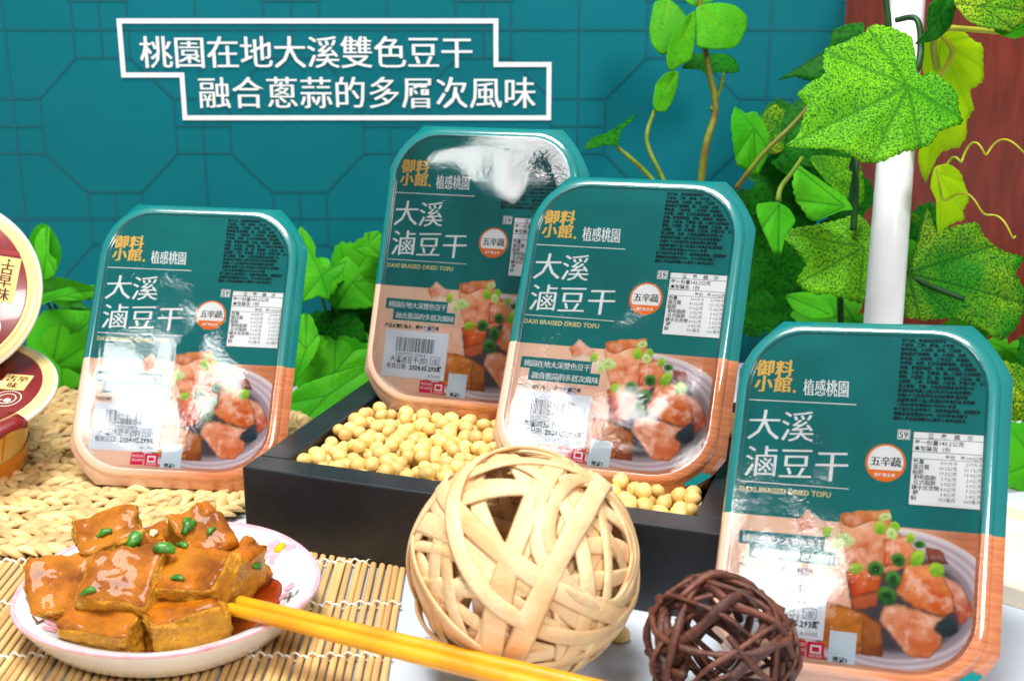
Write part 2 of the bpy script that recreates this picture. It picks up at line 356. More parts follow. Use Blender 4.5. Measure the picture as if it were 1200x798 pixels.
# ================================================================== the tofu packs
PH = .086
POSE = {1: ((-.5866, .0444, -.0481), (-.1885, .7184, .0816), 1.), 2: ((-.3947, .0537, -.3352), (-.0225, .7312, .1215), 1.),
        3: ((-.5633, .0781, -.353), (.0585, .6518, .1091), 1.), 4: ((-.6477, .0481, -.42), (.1584, .5395, .0611), .95)}
def pose(k):
    rv, c, s = POSE[k]; Mr = rotvec(rv); c = CAM + (Vector(c) - CAM) * s
    return Matrix.Translation(c) @ Mr @ Matrix.Diagonal((s, s, s, 1)) @ Matrix.Translation((0, 0, -PH))
def outline(x0, x1, z0, z1, tx, tz, bx, bz, arc, n=9):
    """closed outline with cut corners; arc 0 = straight chamfer, 1 = round"""
    pts = []
    for (cx, cz, sx, sz, ax, az, a0) in ((x1, z1, -1, -1, tx, tz, 0), (x0, z1, 1, -1, tx, tz, 90), (x0, z0, 1, 1, bx, bz, 180), (x1, z0, -1, 1, bx, bz, 270)):
        ex, ez = cx + sx * ax, cz + sz * az
        A = Vector((ex + ax * math.cos(R(a0)), ez + az * math.sin(R(a0)))); B = Vector((ex + ax * math.cos(R(a0 + 90)), ez + az * math.sin(R(a0 + 90))))
        for i in range(n):
            t = i / (n - 1); q = R(a0 + 90 * t)
            c = Vector((ex + ax * math.cos(q), ez + az * math.sin(q))); pts.append(c * arc + (A + (B - A) * t) * (1 - arc))
    # resample straight runs
    out = []; m = len(pts)
    for i in range(m):
        a, b = pts[i], pts[(i + 1) % m]; out.append(a)
        if (i + 1) % n == 0:
            for k in range(1, 8): out.append(a + (b - a) * (k / 8))
    return out
OUT = outline(-.0628, .0628, -.0862, .0862, .019, .026, .019, .022, .28)
def inner(d): return outline(-.0590 + d, .0548 - d, -.0785 + d, .0815 - d, .027 - d * .6, .030 - d * .6, .030 - d * .6, .026 - d * .6, 1.)
def wall(d): return outline(-.0585 + d, .0585 - d, -.080 + d * 1.6, .081 - d, .022, .026, .022, .022, .9)
nr = len(OUT)
rings = [(wall(.010), -.022), (wall(.002), -.0040), (OUT, -.0034), (OUT, -.0028), (inner(-.0034), -.0023), (inner(-.0031), -.0016), (inner(-.0026), -.0006), (inner(-.0018), .0002), (inner(-.0008), .00065), (inner(.0004), .00100), (inner(.0015), .00122), (inner(.0022), .0010), (inner(.0028), .0003), (inner(.0033), 0.)]
vs = []; fs = []
for o_, h in rings: vs += [(p.x, -h, p.y + PH) for p in o_]
for i in range(len(rings) - 1):
    for j in range(nr): fs.append((i * nr + j, i * nr + (j + 1) % nr, (i + 1) * nr + (j + 1) % nr, (i + 1) * nr + j))
fs.append(tuple((len(rings) - 1) * nr + j for j in range(nr))); fs.append(tuple(range(nr - 1, -1, -1)))
BODY = mesh('tray_body', vs, fs, M['pack'], True); BODY.materials.append(M['pack_face'])
for p in BODY.polygons:
    if len(p.vertices) > 4: p.use_smooth = False; p.material_index = 1

# the printed food picture, painted on a fine grid of vertices --------------------------------
def uv3(X, Y):                                   # spot of the close view of one pack -> label plane (mm)
    px, py = 690 + X / 3.989, 390 + Y / 3.99
    rv, c, s = POSE[3]; Mr = rotvec(rv).to_3x3(); n = Mr.col[1]; r = ray(px, py); c = Vector(c)
    q = CAM + r * (n.dot(c - CAM) / n.dot(r)) - c
    return q.dot(Mr.col[0]) * 1000, q.dot(Mr.col[2]) * 1000
STEP = .45
U, V = np.meshgrid(np.arange(-58.5, 54.4, STEP), np.arange(-78, -2, STEP))
def vnoise(x, y, seed=0):
    xi, yi = np.floor(x).astype(int), np.floor(y).astype(int); xf, yf = x - xi, y - yi
    def h(a, b):
        v = np.sin(a * 127.1 + b * 311.7 + seed * 74.7) * 43758.5453; return v - np.floor(v)
    sx, sy = xf * xf * (3 - 2 * xf), yf * yf * (3 - 2 * yf)
    return (h(xi, yi) * (1 - sx) + h(xi + 1, yi) * sx) * (1 - sy) + (h(xi, yi + 1) * (1 - sx) + h(xi + 1, yi + 1) * sx) * sy
def fbm(sc_, seed, o=4): return sum(vnoise(U * sc_ * 2 ** i, V * sc_ * 2 ** i, seed + i) * .5 ** (i + 1) for i in range(o)) / (1 - .5 ** o)
IMG = np.zeros(U.shape + (3,)); MASK = V < -12.6
def lay(c, a): global IMG; IMG = IMG * (1 - a[..., None]) + np.asarray(c) * a[..., None]
def mixa(a, b, f): return np.asarray(a) * (1 - f[..., None]) + np.asarray(b) * f[..., None]
ss = lambda x, a, b: (lambda t: t * t * (3 - 2 * t))(np.clip((x - a) / (b - a), 0, 1))
def sdf(poly):
    d = np.full(U.shape, 1e9); ins = np.zeros(U.shape, bool); n = len(poly)
    for i in range(n):
        (ax, ay), (bx, by) = poly[i], poly[(i + 1) % n]
        ex, ey = bx - ax, by - ay; wx, wy = U - ax, V - ay; t = np.clip((wx * ex + wy * ey) / (ex * ex + ey * ey + 1e-9), 0, 1)
        d = np.minimum(d, np.hypot(wx - ex * t, wy - ey * t))
        c1 = (ay <= V) & (by > V) | (by <= V) & (ay > V); xx = ax + (V - ay) / (by - ay + 1e-12) * ex
        ins ^= c1 & (U < xx)
    return np.where(ins, d, -d)
def chunk(pts, c0, c1, ang=90, seed=0, spec=.5, edge=.5, above=True):
    global MASK
    poly = [uv3(*p) for p in pts]; d = sdf(poly) + (fbm(.35, seed + 40) - .5) * 1.6
    a = ss(d, -.4, .5); us = [p[0] for p in poly]; vv = [p[1] for p in poly]
    g = ((U - np.mean(us)) * math.cos(R(ang)) + (V - np.mean(vv)) * math.sin(R(ang))) / (max(np.ptp(us), np.ptp(vv)) * .5)
    f = np.clip(.5 + .45 * g + (fbm(.22, seed) - .5) * 1.5, 0, 1)
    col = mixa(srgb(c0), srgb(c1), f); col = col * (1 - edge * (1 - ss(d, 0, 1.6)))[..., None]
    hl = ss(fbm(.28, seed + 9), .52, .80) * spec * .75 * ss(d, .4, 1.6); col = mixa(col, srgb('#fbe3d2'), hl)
    lay(col, a)
    if above: MASK |= a > .5
# table / wood
wood = mixa(srgb('#e39a68'), srgb('#bd6840'), np.clip(fbm(1, 3) * .5 + .5 * vnoise(U * .05, V * 1.3, 5), 0, 1))
bg = mixa(srgb('#f4cdb3'), wood, ss(U - .55 * V + (fbm(.06, 8) - .5) * 20, 2, 62))
IMG = bg
# plate
pc = uv3(255, 330); pe = ((U - pc[0]) / 47) ** 2 + ((V - pc[1] + 6) / 33) ** 2; pe = np.sqrt(pe)
rid = .5 + .5 * np.sin(pe * 75)
plate = mixa(srgb('#b9aab6'), srgb('#dccfd6'), rid * ss(pe, .6, .8)); plate = mixa(plate, srgb('#efe8ea'), ss(pe, .93, .99))
lay(srgb('#7d4530'), ss(1.09 - pe, 0, .06) * .6 * ss(-V, 40, 60)); lay(plate, ss(1.0 - pe, 0, .02))
lay(srgb('#2a262c'), ss(.80 - pe, 0, .2) * .9)
for k, (pts, c0, c1, ang, sp, ed) in enumerate([
    ([(-95, 70), (-45, 30), (30, 80), (10, 140), (-80, 110)], '#d9713a', '#f6d9c6', 60, .5, .2),
    ([(-130, 130), (-30, 100), (90, 130), (110, 260), (20, 290), (-110, 250)], '#e9b79c', '#f7dccb', 90, .6, .15),
    ([(420, 270), (520, 320), (560, 430), (500, 470), (470, 360)], '#c9603f', '#f3b9a0', 120, .6, .4),
    ([(390, 170), (450, 180), (480, 240), (400, 240)], '#6b3028', '#b85b3c', 90, .2, .3),
    ([(70, 60), (270, 50), (285, 100), (355, 190), (330, 240), (240, 280), (110, 270), (75, 160)], '#cc5a20', '#f2b48c', 140, .7, .35),
    ([(70, 45), (150, 28), (272, 25), (276, 62), (200, 75), (120, 100), (85, 90)], '#c8692e', '#eea566', 90, .4, .35),
    ([(235, 140), (330, 130), (355, 190), (300, 240), (230, 250)], '#cf5a26', '#f0a070', 60, .7, .35),
    ([(-60, 250), (85, 265), (100, 420), (60, 422), (-20, 390), (-60, 300)], '#efb596', '#f6cfb6', 40, .2, .15),
    ([(85, 268), (150, 250), (225, 285), (205, 345), (100, 372)], '#c4420e', '#e87a34', 80, .5, .35),
    ([(98, 372), (205, 345), (195, 405), (105, 422)], '#a2431f', '#cf6b3b', 100, .3, .3),
    ([(-40, 385), (60, 400), (140, 430), (208, 475), (200, 598), (110, 590), (-40, 560)], '#a04e0c', '#d8862c', 100, .35, .55),
    ([(140, 432), (208, 475), (200, 598), (120, 590)], '#8d4514', '#b76a28', 90, .1, .3),
    ([(312, 235), (400, 240), (455, 290), (484, 360), (486, 422), (440, 440), (330, 408), (264, 348), (296, 290)], '#cf5f1c', '#f2a266', 70, .7, .5),
    ([(218, 398), (270, 393), (442, 445), (425, 555), (375, 602), (290, 592), (196, 455)], '#d8743f', '#f4b894', 110, .8, .45)]):
    chunk(pts, c0, c1, ang, 11 + k * 7, sp, ed)
def ring(X, Y, rx, ry, c0, c1, hole=.45, seed=0):
    global MASK
    u, v = uv3(X, Y); an = seed * 1.7; dU, dV = U - u, V - v; q = np.hypot((dU * math.cos(an) + dV * math.sin(an)) / (rx / 8.2), (dV * math.cos(an) - dU * math.sin(an)) / (ry / 7.0)) + (fbm(.5, seed + 3) - .5) * .35; f = np.clip(.5 + (V - v) / (ry / 4.) + (fbm(.6, seed) - .5), 0, 1)
    a = ss(1.1 - q, 0, .35); lay(mixa(srgb(c0), srgb(c1), f), a); lay(srgb('#123a14') if c0 < '#5' else srgb('#86b93a'), ss(hole - q, -.1, .2) * .8); MASK |= a > .6
for k, (X, Y, rx, ry, dk) in enumerate([(228, 98, 26, 22, 0), (285, 92, 22, 18, 0), (250, 55, 26, 14, 2), (125, 258, 22, 22, 0), (200, 257, 32, 26, 1), (265, 297, 32, 24, 1), (288, 222, 28, 24, 1), (235, 362, 38, 30, 1),
        (360, 217, 36, 20, 0), (428, 260, 30, 22, 0), (25, 118, 24, 16, 0), (92, 145, 40, 22, 2), (340, 137, 20, 14, 0), (372, 162, 22, 14, 1), (55, 165, 26, 14, 2), (450, 480, 45, 30, 3), (270, 120, 24, 18, 2)]):
    ring(X, Y, rx, ry, ('#6fae1c', '#1c5a1e', '#b9d678', '#20303a')[dk], ('#b6dc3c', '#4f9a3a', '#dcebb0', '#33454c')[dk], (.35, .5, .3, .0)[dk], k)
lay(np.array(srgb('#3a2a30')), np.clip(ss(fbm(.8, 77), .70, .9), 0, 1) * .3 * (pe < .8))
ino = inner(.0034); insd = sdf([(p.x * 1000, p.y * 1000) for p in ino]); KEEP = MASK & (insd > -.2)
ny, nx_ = U.shape; idx = np.full(U.shape, -1); vsel = np.zeros(U.shape, bool)
cell = KEEP[:-1, :-1] & KEEP[1:, :-1] & KEEP[:-1, 1:] & KEEP[1:, 1:]
for dy in (0, 1):
    for dx in (0, 1): vsel[dy:ny - 1 + dy, dx:nx_ - 1 + dx] |= cell
idx[vsel] = np.arange(vsel.sum()); ii, jj = np.nonzero(cell)
pv = np.stack([U[vsel] / 1000, np.full(vsel.sum(), -.00012), V[vsel] / 1000 + PH], 1)
pf = np.stack([idx[ii, jj], idx[ii, jj + 1], idx[ii + 1, jj + 1], idx[ii + 1, jj]], 1)
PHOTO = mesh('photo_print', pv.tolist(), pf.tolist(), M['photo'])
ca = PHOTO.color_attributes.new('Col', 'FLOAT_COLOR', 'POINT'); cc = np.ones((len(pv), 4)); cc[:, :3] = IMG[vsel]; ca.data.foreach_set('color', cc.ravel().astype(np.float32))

# label layers; coordinates in mm on the face -------------------------------------
LAY = []                                         # (name, mesh, parent name)
def layer(name, mat, fn, parent=None):
    mb = MB(); fn(mb); mb.v = [(x / 1000, y / 1000, z / 1000 + PH) for x, y, z in mb.v]; LAY.append((name, mb.me(name, M[mat]), parent))
def title(mb):
    chars_into(mb, '大溪', -55.2, 25.0, 16.4, 16.0, .2, bold=.45, off=-.08, slope=.05)
    chars_into(mb, '滷豆干', -54.6, 6.9, 16.4, 16.4, .2, bold=.45, off=-.08, slope=.05)
    rect(mb, -55.6, -5, 43.6, 44.1, .2); rect(mb, -55.6, -5, 2.9, 3.3, .2)
layer('title_print', 'p_white', title)
def logo(mb):
    chars_into(mb, '御料', -54.0, 56.6, 8.9, 9.3, .2, bold=.7, slope=.10); chars_into(mb, '小館', -54.0, 48.8, 8.9, 9.3, .2, bold=.7, slope=.05); disc(mb, -34.4, 49.0, .8, .2, 14)
layer('logo_print', 'p_gold', logo)
layer('slogan_print', 'p_white', lambda mb: chars_into(mb, '植感桃園', -30.2, 48.0, 9.0, 5.4, .2, xs=.60, off=.0, bold=.2, shear=-.06))
layer('caption_print', 'p_cream', lambda mb: text_into(mb, 'DAXI BRAISED DRIED TOFU', -55.4, -1.6, 3.5, .2, off=.06, xs=.98))
ING = ['豆干(水、非基因改造黃豆、凝固劑)、醬油、', '大豆油、黑糖、(醬油、小麥粉、鹽)、調味、丁香、', '素蠔油膏、大豆粉、米酒、黑豆粉、八角、黃豆粉、', '調味粉(麥芽糊精、鹽、大豆粉、冰糖、糖、香辛料、水)、', '醬色素、二號砂糖、二氧化矽、醬油粉(棕櫚油、大豆粉)、',
       '甘草粉、冰糖、複方麵粉調味粉、胺基酸、大麥酵母抽', '出物、糖蜜調味粉、甘味、肉桂粉、胡椒粉、鎂、天門冬', '胺酸、大豆油、芝麻油、蒜、八角複方調味粉(糊精水)、五味', '酵粉、大蒜粉、蔥、蒜、香菇粉、大豆油、蒜、鹽、小麥粉、丁香、',
       '山梨醇、二砂、辣椒粉、大豆油、蘿蔔汁糖、甘草◆本產品含麩', '質之穀物、芝麻、大豆及其製品◆淨重:143.2公克◆有效日', '期:標示於包裝上(西元年月日)◆保存期限:15天(未開封)', '冷藏0-7°C(冷凍亦可)◆保存條件:需冷藏0-7°C◆本產', '品嘉華.東拓食品工廠(股)公司◆廠址:宜蘭縣五結鄉五結路',
       '三段459號◆電話:03-9906001◆消費專線0800-000718', '◆食用方法:拆封即食，加熱更加美味，或搭配沙拉涼拌', '用微波:家用微波700W，0分50秒◆冷藏食用更佳', '備註:1.產品為保證小心燙手 2.本產品含大豆及小麥']
def ingr(mb):
    for i, s_ in enumerate(ING):
        y = 76.2 - i * 2.27; x0 = 13.2
        xe = 49.5 - max(0, (y - 52)) ** 2 * .028
        nmax = int((xe - x0) / 1.62)
        chars = s_ * 2
        text_into(mb, chars[:nmax], x0 - (1.2 if i > 14 else 0), y, 1.98, .2, off=.03, res=1, xs=.90, bold=.14)
layer('ingredient_print', 'p_ink', ingr)
layer('nutrition_panel', 'p_white', lambda mb: (rect(mb, 21.4, 53.4, -2.2, 32.5, .16), rect(mb, 14.6, 20.2, 28.2, 33.0, .16)))
def nut(mb):
    for i, c in enumerate('營養標示'): text_into(mb, c, 28.0 + i * 5.6, 29.6, 2.6, .2, res=1, off=.03)
    text_into(mb, '每一份量143.2公克', 22.4, 26.4, 2.6, .2, res=1, off=.03); text_into(mb, '本包裝含  1份', 22.4, 23.6, 2.6, .2, res=1, off=.03)
    text_into(mb, '每份', 36, 20.2, 2.2, .2, res=1, off=.02); text_into(mb, '每100公克', 42.5, 20.2, 2.2, .2, res=1, off=.02)
    rows = [('熱量', '310大卡', '217大卡'), ('蛋白質', '30.2公克', '21.1公克'), ('脂肪', '19.2公克', '13.4公克'), (' 飽和脂肪', '2.9公克', '2.0公克'), (' 反式脂肪', '0.0公克', '0.0公克'), ('碳水化合物', '4.6公克', '3.2公克'), (' 糖', '3.4公克', '2.4公克'), ('鈉', '950毫克', '663毫克')]
    for i, (a, b, c) in enumerate(rows):
        y = 17.4 - i * 2.42; text_into(mb, a, 22.4, y, 2.4, .2, res=1, off=.03); text_into(mb, b, 41.5, y, 2.1, .2, res=1, align='RIGHT'); text_into(mb, c, 52.2, y, 2.1, .2, res=1, align='RIGHT')
    for z in (29.0, 22.8): rect(mb, 21.4, 53.4, z, z + .25, .19)
    rect(mb, 21.4, 53.4, 19.6, 19.8, .19); frame(mb, 21.4, 53.4, -2.2, 32.5, .3, .21); frame(mb, 14.9, 19.9, 28.5, 32.7, .25, .2)
    text_into(mb, '59', 15.4, 29.2, 3.9, .22, off=.05)
layer('nutrition_print', 'p_black', nut, 'nutrition_panel')
layer('badge', 'p_orange', lambda mb: disc(mb, 10.3, 16.7, 9.0, .15))
layer('badge_face', 'p_white', lambda mb: disc(mb, 10.3, 16.9, 7.9, .17, 40, R(-28), R(208)), 'badge')
layer('badge_print', 'p_black', lambda mb: chars_into(mb, '五辛蔬', 3.4, 15.4, 4.9, 4.55, .21, bold=.25), 'badge')
layer('badge_caption', 'p_white', lambda mb: text_into(mb, '含植物五辛', 5.6, 10.2, 1.9, .21, off=.04, res=1), 'badge')
layer('ribbon', 'p_teal', lambda mb: (rect(mb, -53.0, -13.5, -26.5, -20.2, .16), rect(mb, -47.5, -8.0, -33.0, -26.5, .16)))
layer('ribbon_print', 'p_white', lambda mb: (chars_into(mb, '桃園在地大溪雙色豆干', -51.2, -25.2, 4.0, 3.72, .2, bold=.14, off=-.02), chars_into(mb, '融合蔥蒜的多層次風味', -45.8, -31.6, 4.0, 3.72, .2, bold=.14, off=-.02)), 'ribbon')
layer('notice_print', 'p_black', lambda mb: text_into(mb, '產品以實物為主，圖片僅供參考', -52.0, -37.4, 2.5, .2, off=.07, res=1))
layer('price_sticker', 'p_sticker', lambda mb: rect(mb, -50.5, -10.2, -66.6, -38.8, .28))
def barcode(mb):
    r = random.Random(5); x = -43.0
    while x < -18.6:
        wd = r.choice((.22, .22, .44, .66)); rect(mb, x, min(x + wd, -18.4), -51.4, -43.0, .33); x += wd + r.choice((.22, .3, .44, .6))
layer('barcode', 'p_barcode', barcode, 'price_sticker')
def stick(mb):
    text_into(mb, '2097777115403', -42.8, -53.9, 2.7, .33, res=1, xs=1.1); text_into(mb, '大溪滷豆干(珍)', -46.0, -57.7, 4.2, .33, off=.03, xs=.88, res=1); text_into(mb, '1配', -19.2, -57.0, 3.2, .33, xs=.9, res=1)
    frame(mb, -20.0, -14.0, -57.8, -53.2, .25, .33); text_into(mb, '有效日期:', -47.6, -61.6, 3.7, .33, off=.02, xs=.84, res=1); text_into(mb, '2024.05.293時', -33.0, -61.7, 3.9, .33, off=.14, xs=.9, res=1)
    text_into(mb, 'A10055', -20.6, -65.4, 2.5, .33, res=1)
layer('sticker_print', 'p_black', stick, 'price_sticker')
layer('microwave_icon', 'p_red', lambda mb: (rect(mb, -25.0, -17.6, -74.4, -67.4, .31), rect(mb, -16.8, -9.2, -74.6, -67.6, .31)))
layer('microwave_symbol', 'p_white', lambda mb: (frame(mb, -15.4, -10.6, -72.6, -68.9, .8, .34), text_into(mb, '微波加熱\n更加美味', -24.4, -69.9, 1.7, .34, res=1, line=1.4), text_into(mb, '加熱食用', -15.9, -74.2, 1.5, .34, res=1)), 'microwave_icon')
layer('code_panel', 'p_qr', lambda mb: rect(mb, -7.5, 4.2, -75.4, -61.6, .30))
layer('code_caption', 'p_black', lambda mb: text_into(mb, '微波3', -5.4, -74.9, 2.6, .33, off=.06, res=1), 'code_panel')
def corner(mb):
    m4 = Matrix.Translation((50.2, 0, -76.0)) @ Matrix.Rotation(R(-38), 4, 'Y'); n0 = len(mb.v)
    rect(mb, -7.0, 5.0, .1, 2.2, 0); rect(mb, -5.2, 6.8, -2.1, .05, 0); mb.v[n0:] = [((m4 @ Vector(v)).x, 1.9, (m4 @ Vector(v)).z) for v in mb.v[n0:]]
layer('corner_ribbon', 'p_teal', corner)
LBL = {1: 'teal and peach sealed tofu package leaning back on the round straw mat', 2: 'teal and peach tofu package in the bean tray, partly hidden behind another package',
       3: 'teal and peach tofu package in the bean tray right behind the pale rattan ball', 4: 'teal and peach tofu package standing on the white table behind the dark twig ball'}
for k in POSE:
    pk = thing('tofu_package', LBL[k], 'package', pose(k), 'printed tofu packages'); ch = {}
    ob('tray_body', BODY, pk); ob('photo_print', PHOTO, pk)
    for nm, me_, par in LAY:
        ch[nm] = ob(nm, me_, ch[par] if par else pk)
    # clear film stretched over the raised rim, slack and wrinkled
    vs = []; fs = []; K = 26
    rim = inner(.0014)
    cen = Vector((-.002, .002))
    for i in range(K + 1):
        s_ = 1 - i / K
        for j in range(nr):
            p = cen + (rim[j] - cen) * s_
            e = min(1, i / 3.)
            q = Vector((p.x * 24 + k * 9.1 + 5.3, p.y * 20 + k * 3.3 + 4.1, k * 5.7 + 1.4)); q2 = Vector((p.x * 70 + k * 4.1, p.y * 55, 2.2 + k))
            h = .0013 + e * ((.00095 * mnoise.noise(q)) + .00022 * mnoise.noise(q2) + .0002)
            vs.append((p.x, -max(h, .0006), p.y + PH))
    for i in range(K):
        for j in range(nr): fs.append((i * nr + j, i * nr + (j + 1) % nr, (i + 1) * nr + (j + 1) % nr, (i + 1) * nr + j))
    ob('clear_film', mesh('clear_film', vs, fs, M['film'], True), pk)

# ================================================================== black wooden bean tray
FL = Vector((-.1395, .6146, 0)); BYAW = R(-19.14); BL_, BD_, BH_, RIM = .250, .185, .045, .0175
BM = Matrix.Translation(FL) @ Matrix.Rotation(BYAW, 4, 'Z')
tray = thing('bean_tray', 'black lacquered wooden tray filled with soybeans under two packages', 'tray', BM)
def bev_box(name, x0, x1, y0, y1, z0, z1, m, parent, b=.0012):
    mb = MB(); vs = []
    o = mesh(name, [], [])
    import bmesh
    bm = bmesh.new(); mb.box(x0, x1, y0, y1, z0, z1); bv = [bm.verts.new(v) for v in mb.v]
    for f in mb.f: bm.faces.new([bv[i] for i in f])
    bmesh.ops.bevel(bm, geom=list(bm.edges), offset=b, segments=2, affect='EDGES', profile=.5)
    bm.to_mesh(o); bm.free(); o.materials.append(m)
    return ob(name, o, parent)
bev_box('side_board', 0, BL_, 0, RIM, 0, BH_, M['black'], tray); bev_box('side_board', 0, BL_, BD_ - RIM, BD_, 0, BH_, M['black'], tray)
bev_box('side_board', 0, RIM, RIM + .0002, BD_ - RIM - .0002, 0, BH_ - .0002, M['black'], tray); bev_box('side_board', BL_ - RIM, BL_, RIM + .0002, BD_ - RIM - .0002, 0, BH_ - .0002, M['black'], tray)
FLOOR = .028
mb = MB(); mb.box(RIM, BL_ - RIM, RIM, BD_ - RIM, .002, FLOOR); mb.build('bottom_board', M['black'], tray)

# soybeans: dropped one after another until they rest
def bean_mesh(name, seed, subdiv=2):
    import bmesh
    bm = bmesh.new(); bmesh.ops.create_icosphere(bm, subdivisions=subdiv, radius=1)
    for v in bm.verts:
        n = .05 * mnoise.noise(v.co * 1.3 + Vector((seed * 7, 0, 0)))
        v.co = Vector((v.co.x * .0049 * (1 + n), v.co.y * .0043 * (1 + n), v.co.z * .0041 * (1 - .08 * v.co.x ** 2 + n)))
    me = bpy.data.meshes.new(name); bm.to_mesh(me); bm.free(); smooth(me); me.materials.append(M['bean']); return me
BEANS = [bean_mesh('soybean', i) for i in range(4)]; BEAN_LO = bean_mesh('soybean', 9, 1)
invs = [pose(k).inverted() for k in (2, 3)]
rb = .0042; placed = []
cellg = {}
def drop(x, y):
    z = FLOOR + rb
    gx, gy = int(x // .01), int(y // .01)
    for a in (-1, 0, 1):
        for b in (-1, 0, 1):
            for (px, py, pz) in cellg.get((gx + a, gy + b), ()):
                d2 = (px - x) ** 2 + (py - y) ** 2; s2 = (2 * rb * .90) ** 2
                if d2 < s2: z = max(z, pz + math.sqrt(s2 - d2))
    return z
def blocked(x, y, z):
    P_ = BM @ Vector((x, y, z))
    for iv in invs:
        q = iv @ P_
        if abs(q.x) < .0655 and -.006 < q.y < .03 and q.z > -.003: return True
    return False
r_ = random.Random(3)
NB = 0
for it in range(4600):
    best = None
    for c in range(9):
        x = r_.uniform(RIM + rb, BL_ - RIM - rb); y = r_.uniform(RIM + rb, BD_ - RIM - rb); z = drop(x, y)
        lim = .0438 + (.0015 * mnoise.noise(Vector((x * 40, y * 40, 0))))
        if z > lim or blocked(x, y, z): continue
        if best is None or z < best[2]: best = (x, y, z)
    if best:
        placed.append(best); cellg.setdefault((int(best[0] // .01), int(best[1] // .01)), []).append(best)
def topxy(P_):
    d = P_ - CAM; zc = d.dot(AF); return 600 + FPX * d.dot(AR) / zc, 399 - FPX * d.dot(AU) / zc
def inpoly(x, y, poly):
    c = False; n = len(poly)
    for i in range(n):
        (ax, ay), (bx, by) = poly[i], poly[(i + 1) % n]
        if (ay > y) != (by > y) and x < (bx - ax) * (y - ay) / (by - ay) + ax: c = not c
    return c
VIS = [[(330, 548), (425, 455), (600, 480), (600, 580), (520, 580)], [(715, 535), (850, 570), (855, 625), (715, 610)]]
cand = []
for p in placed:
    W_ = BM @ Vector(p); x, y = topxy(W_)
    if any(inpoly(x, y, v) for v in VIS): cand.append((-p[2], p))
cand.sort(key=lambda t: t[0]); single = [p for _, p in cand[:290]]; ss_ = set(single)
def bean_matrix(p):
    e = Matrix.Rotation(r_.uniform(0, 6.28), 4, 'Z') @ Matrix.Rotation(r_.uniform(-.6, .6), 4, 'X') @ Matrix.Rotation(r_.uniform(-.5, .5), 4, 'Y')
    s_ = r_.uniform(.86, 1.10); return e @ Matrix.Diagonal((s_, s_, s_, 1))
for i, p in enumerate(single):
    o = ob('soybean', BEANS[i % 4], None, Matrix.Translation(BM @ Vector(p)) @ bean_matrix(p))
    tag(o, 'pale yellow dried soybean lying among others in the black tray', 'soybean', 'soybeans in the black tray')
mb = MB(); lv = [v.co.copy() for v in BEAN_LO.vertices]; lf = [tuple(q.vertices) for q in BEAN_LO.polygons]
for p in placed:
    if p not in ss_:
        m4 = Matrix.Translation(BM @ Vector(p)) @ bean_matrix(p); mb.add([m4 @ v for v in lv], lf)
tag(mb.build('soybean_fill', M['bean'], None, True), 'pale yellow dried soybeans filling the depth of the black tray', 'soybeans', kind='stuff')
o = ob('soybean', BEANS[1], None, Matrix.Translation(onz(727, 743, .0036)) @ Matrix.Rotation(.5, 4, 'Z')); tag(o, 'stray yellow soybean on the white table beside the rattan ball', 'soybean')

# ================================================================== rattan ball
RB = .0497; RC = Vector((.0047, .493, RB))
def sph(x, y, C_, r):                            # spot on the facing side of a ball
    d = ray(x, y).normalized(); oc = CAM - C_; b = oc.dot(d); c = oc.dot(oc) - r * r; h = b * b - c
    t = -b - math.sqrt(h) if h > 0 else -b; p = CAM + d * t - C_; return p.normalized()
def band_into(mb, n, off, r, w, th, seed, a0=0, a1=2 * math.pi, seg_=72):
    """a flat strip bent round the ball along the circle whose plane has normal n"""
    n = n.normalized(); u = n.orthogonal().normalized(); v = n.cross(u); rows = []
    closed = a1 - a0 > 6.28
    for i in range(seg_ + (0 if closed else 1)):
        a = a0 + (a1 - a0) * i / seg_
        wob = .05 * mnoise.noise(Vector((math.cos(a) * 1.2 + seed * 3, math.sin(a) * 1.2, seed)))
        rr = r * (1 + .022 * mnoise.noise(Vector((math.cos(a) * 1.6, math.sin(a) * 1.6 + seed, 5 + seed))))
        o_ = off + wob * .45; c = math.sqrt(max(.05, 1 - o_ * o_))
        d = (u * math.cos(a) + v * math.sin(a)) * c + n * o_
        tn = (-u * math.sin(a) + v * math.cos(a)).normalized(); si = d.cross(tn).normalized()
        tw = .35 * mnoise.noise(Vector((math.cos(a) + seed, math.sin(a), 9))); s2 = (si * math.cos(tw) + d * math.sin(tw)); d2 = d * math.cos(tw) - si * math.sin(tw)
        ww = w * (1 + .22 * mnoise.noise(Vector((math.cos(a) * 2 + seed * 5, math.sin(a) * 2, 1)))) / 2
        c0 = d * rr
        rows.append([c0 - s2 * ww, c0 - s2 * ww * .72 + d2 * th * .5, c0 + s2 * ww * .72 + d2 * th * .5, c0 + s2 * ww, c0 + s2 * ww * .72 - d2 * th * .5, c0 - s2 * ww * .72 - d2 * th * .5])
    k = len(rows); vs = [p for r_2 in rows for p in r_2]; fs = []
    for i in range(k if closed else k - 1):
        for j in range(6): fs.append((i * 6 + j, i * 6 + (j + 1) % 6, ((i + 1) % k) * 6 + (j + 1) % 6, ((i + 1) % k) * 6 + j))
    if not closed: fs += [(5, 4, 3, 2, 1, 0), tuple((k - 1) * 6 + j for j in range(6))]
    mb.add(vs, fs)
ball = thing('rattan_ball', 'pale woven rattan ball on the white table in front of the black tray', 'rattan ball', Matrix.Translation((RC.x, RC.y, 0)))
TOBALL = Matrix.Translation((0, 0, RB))
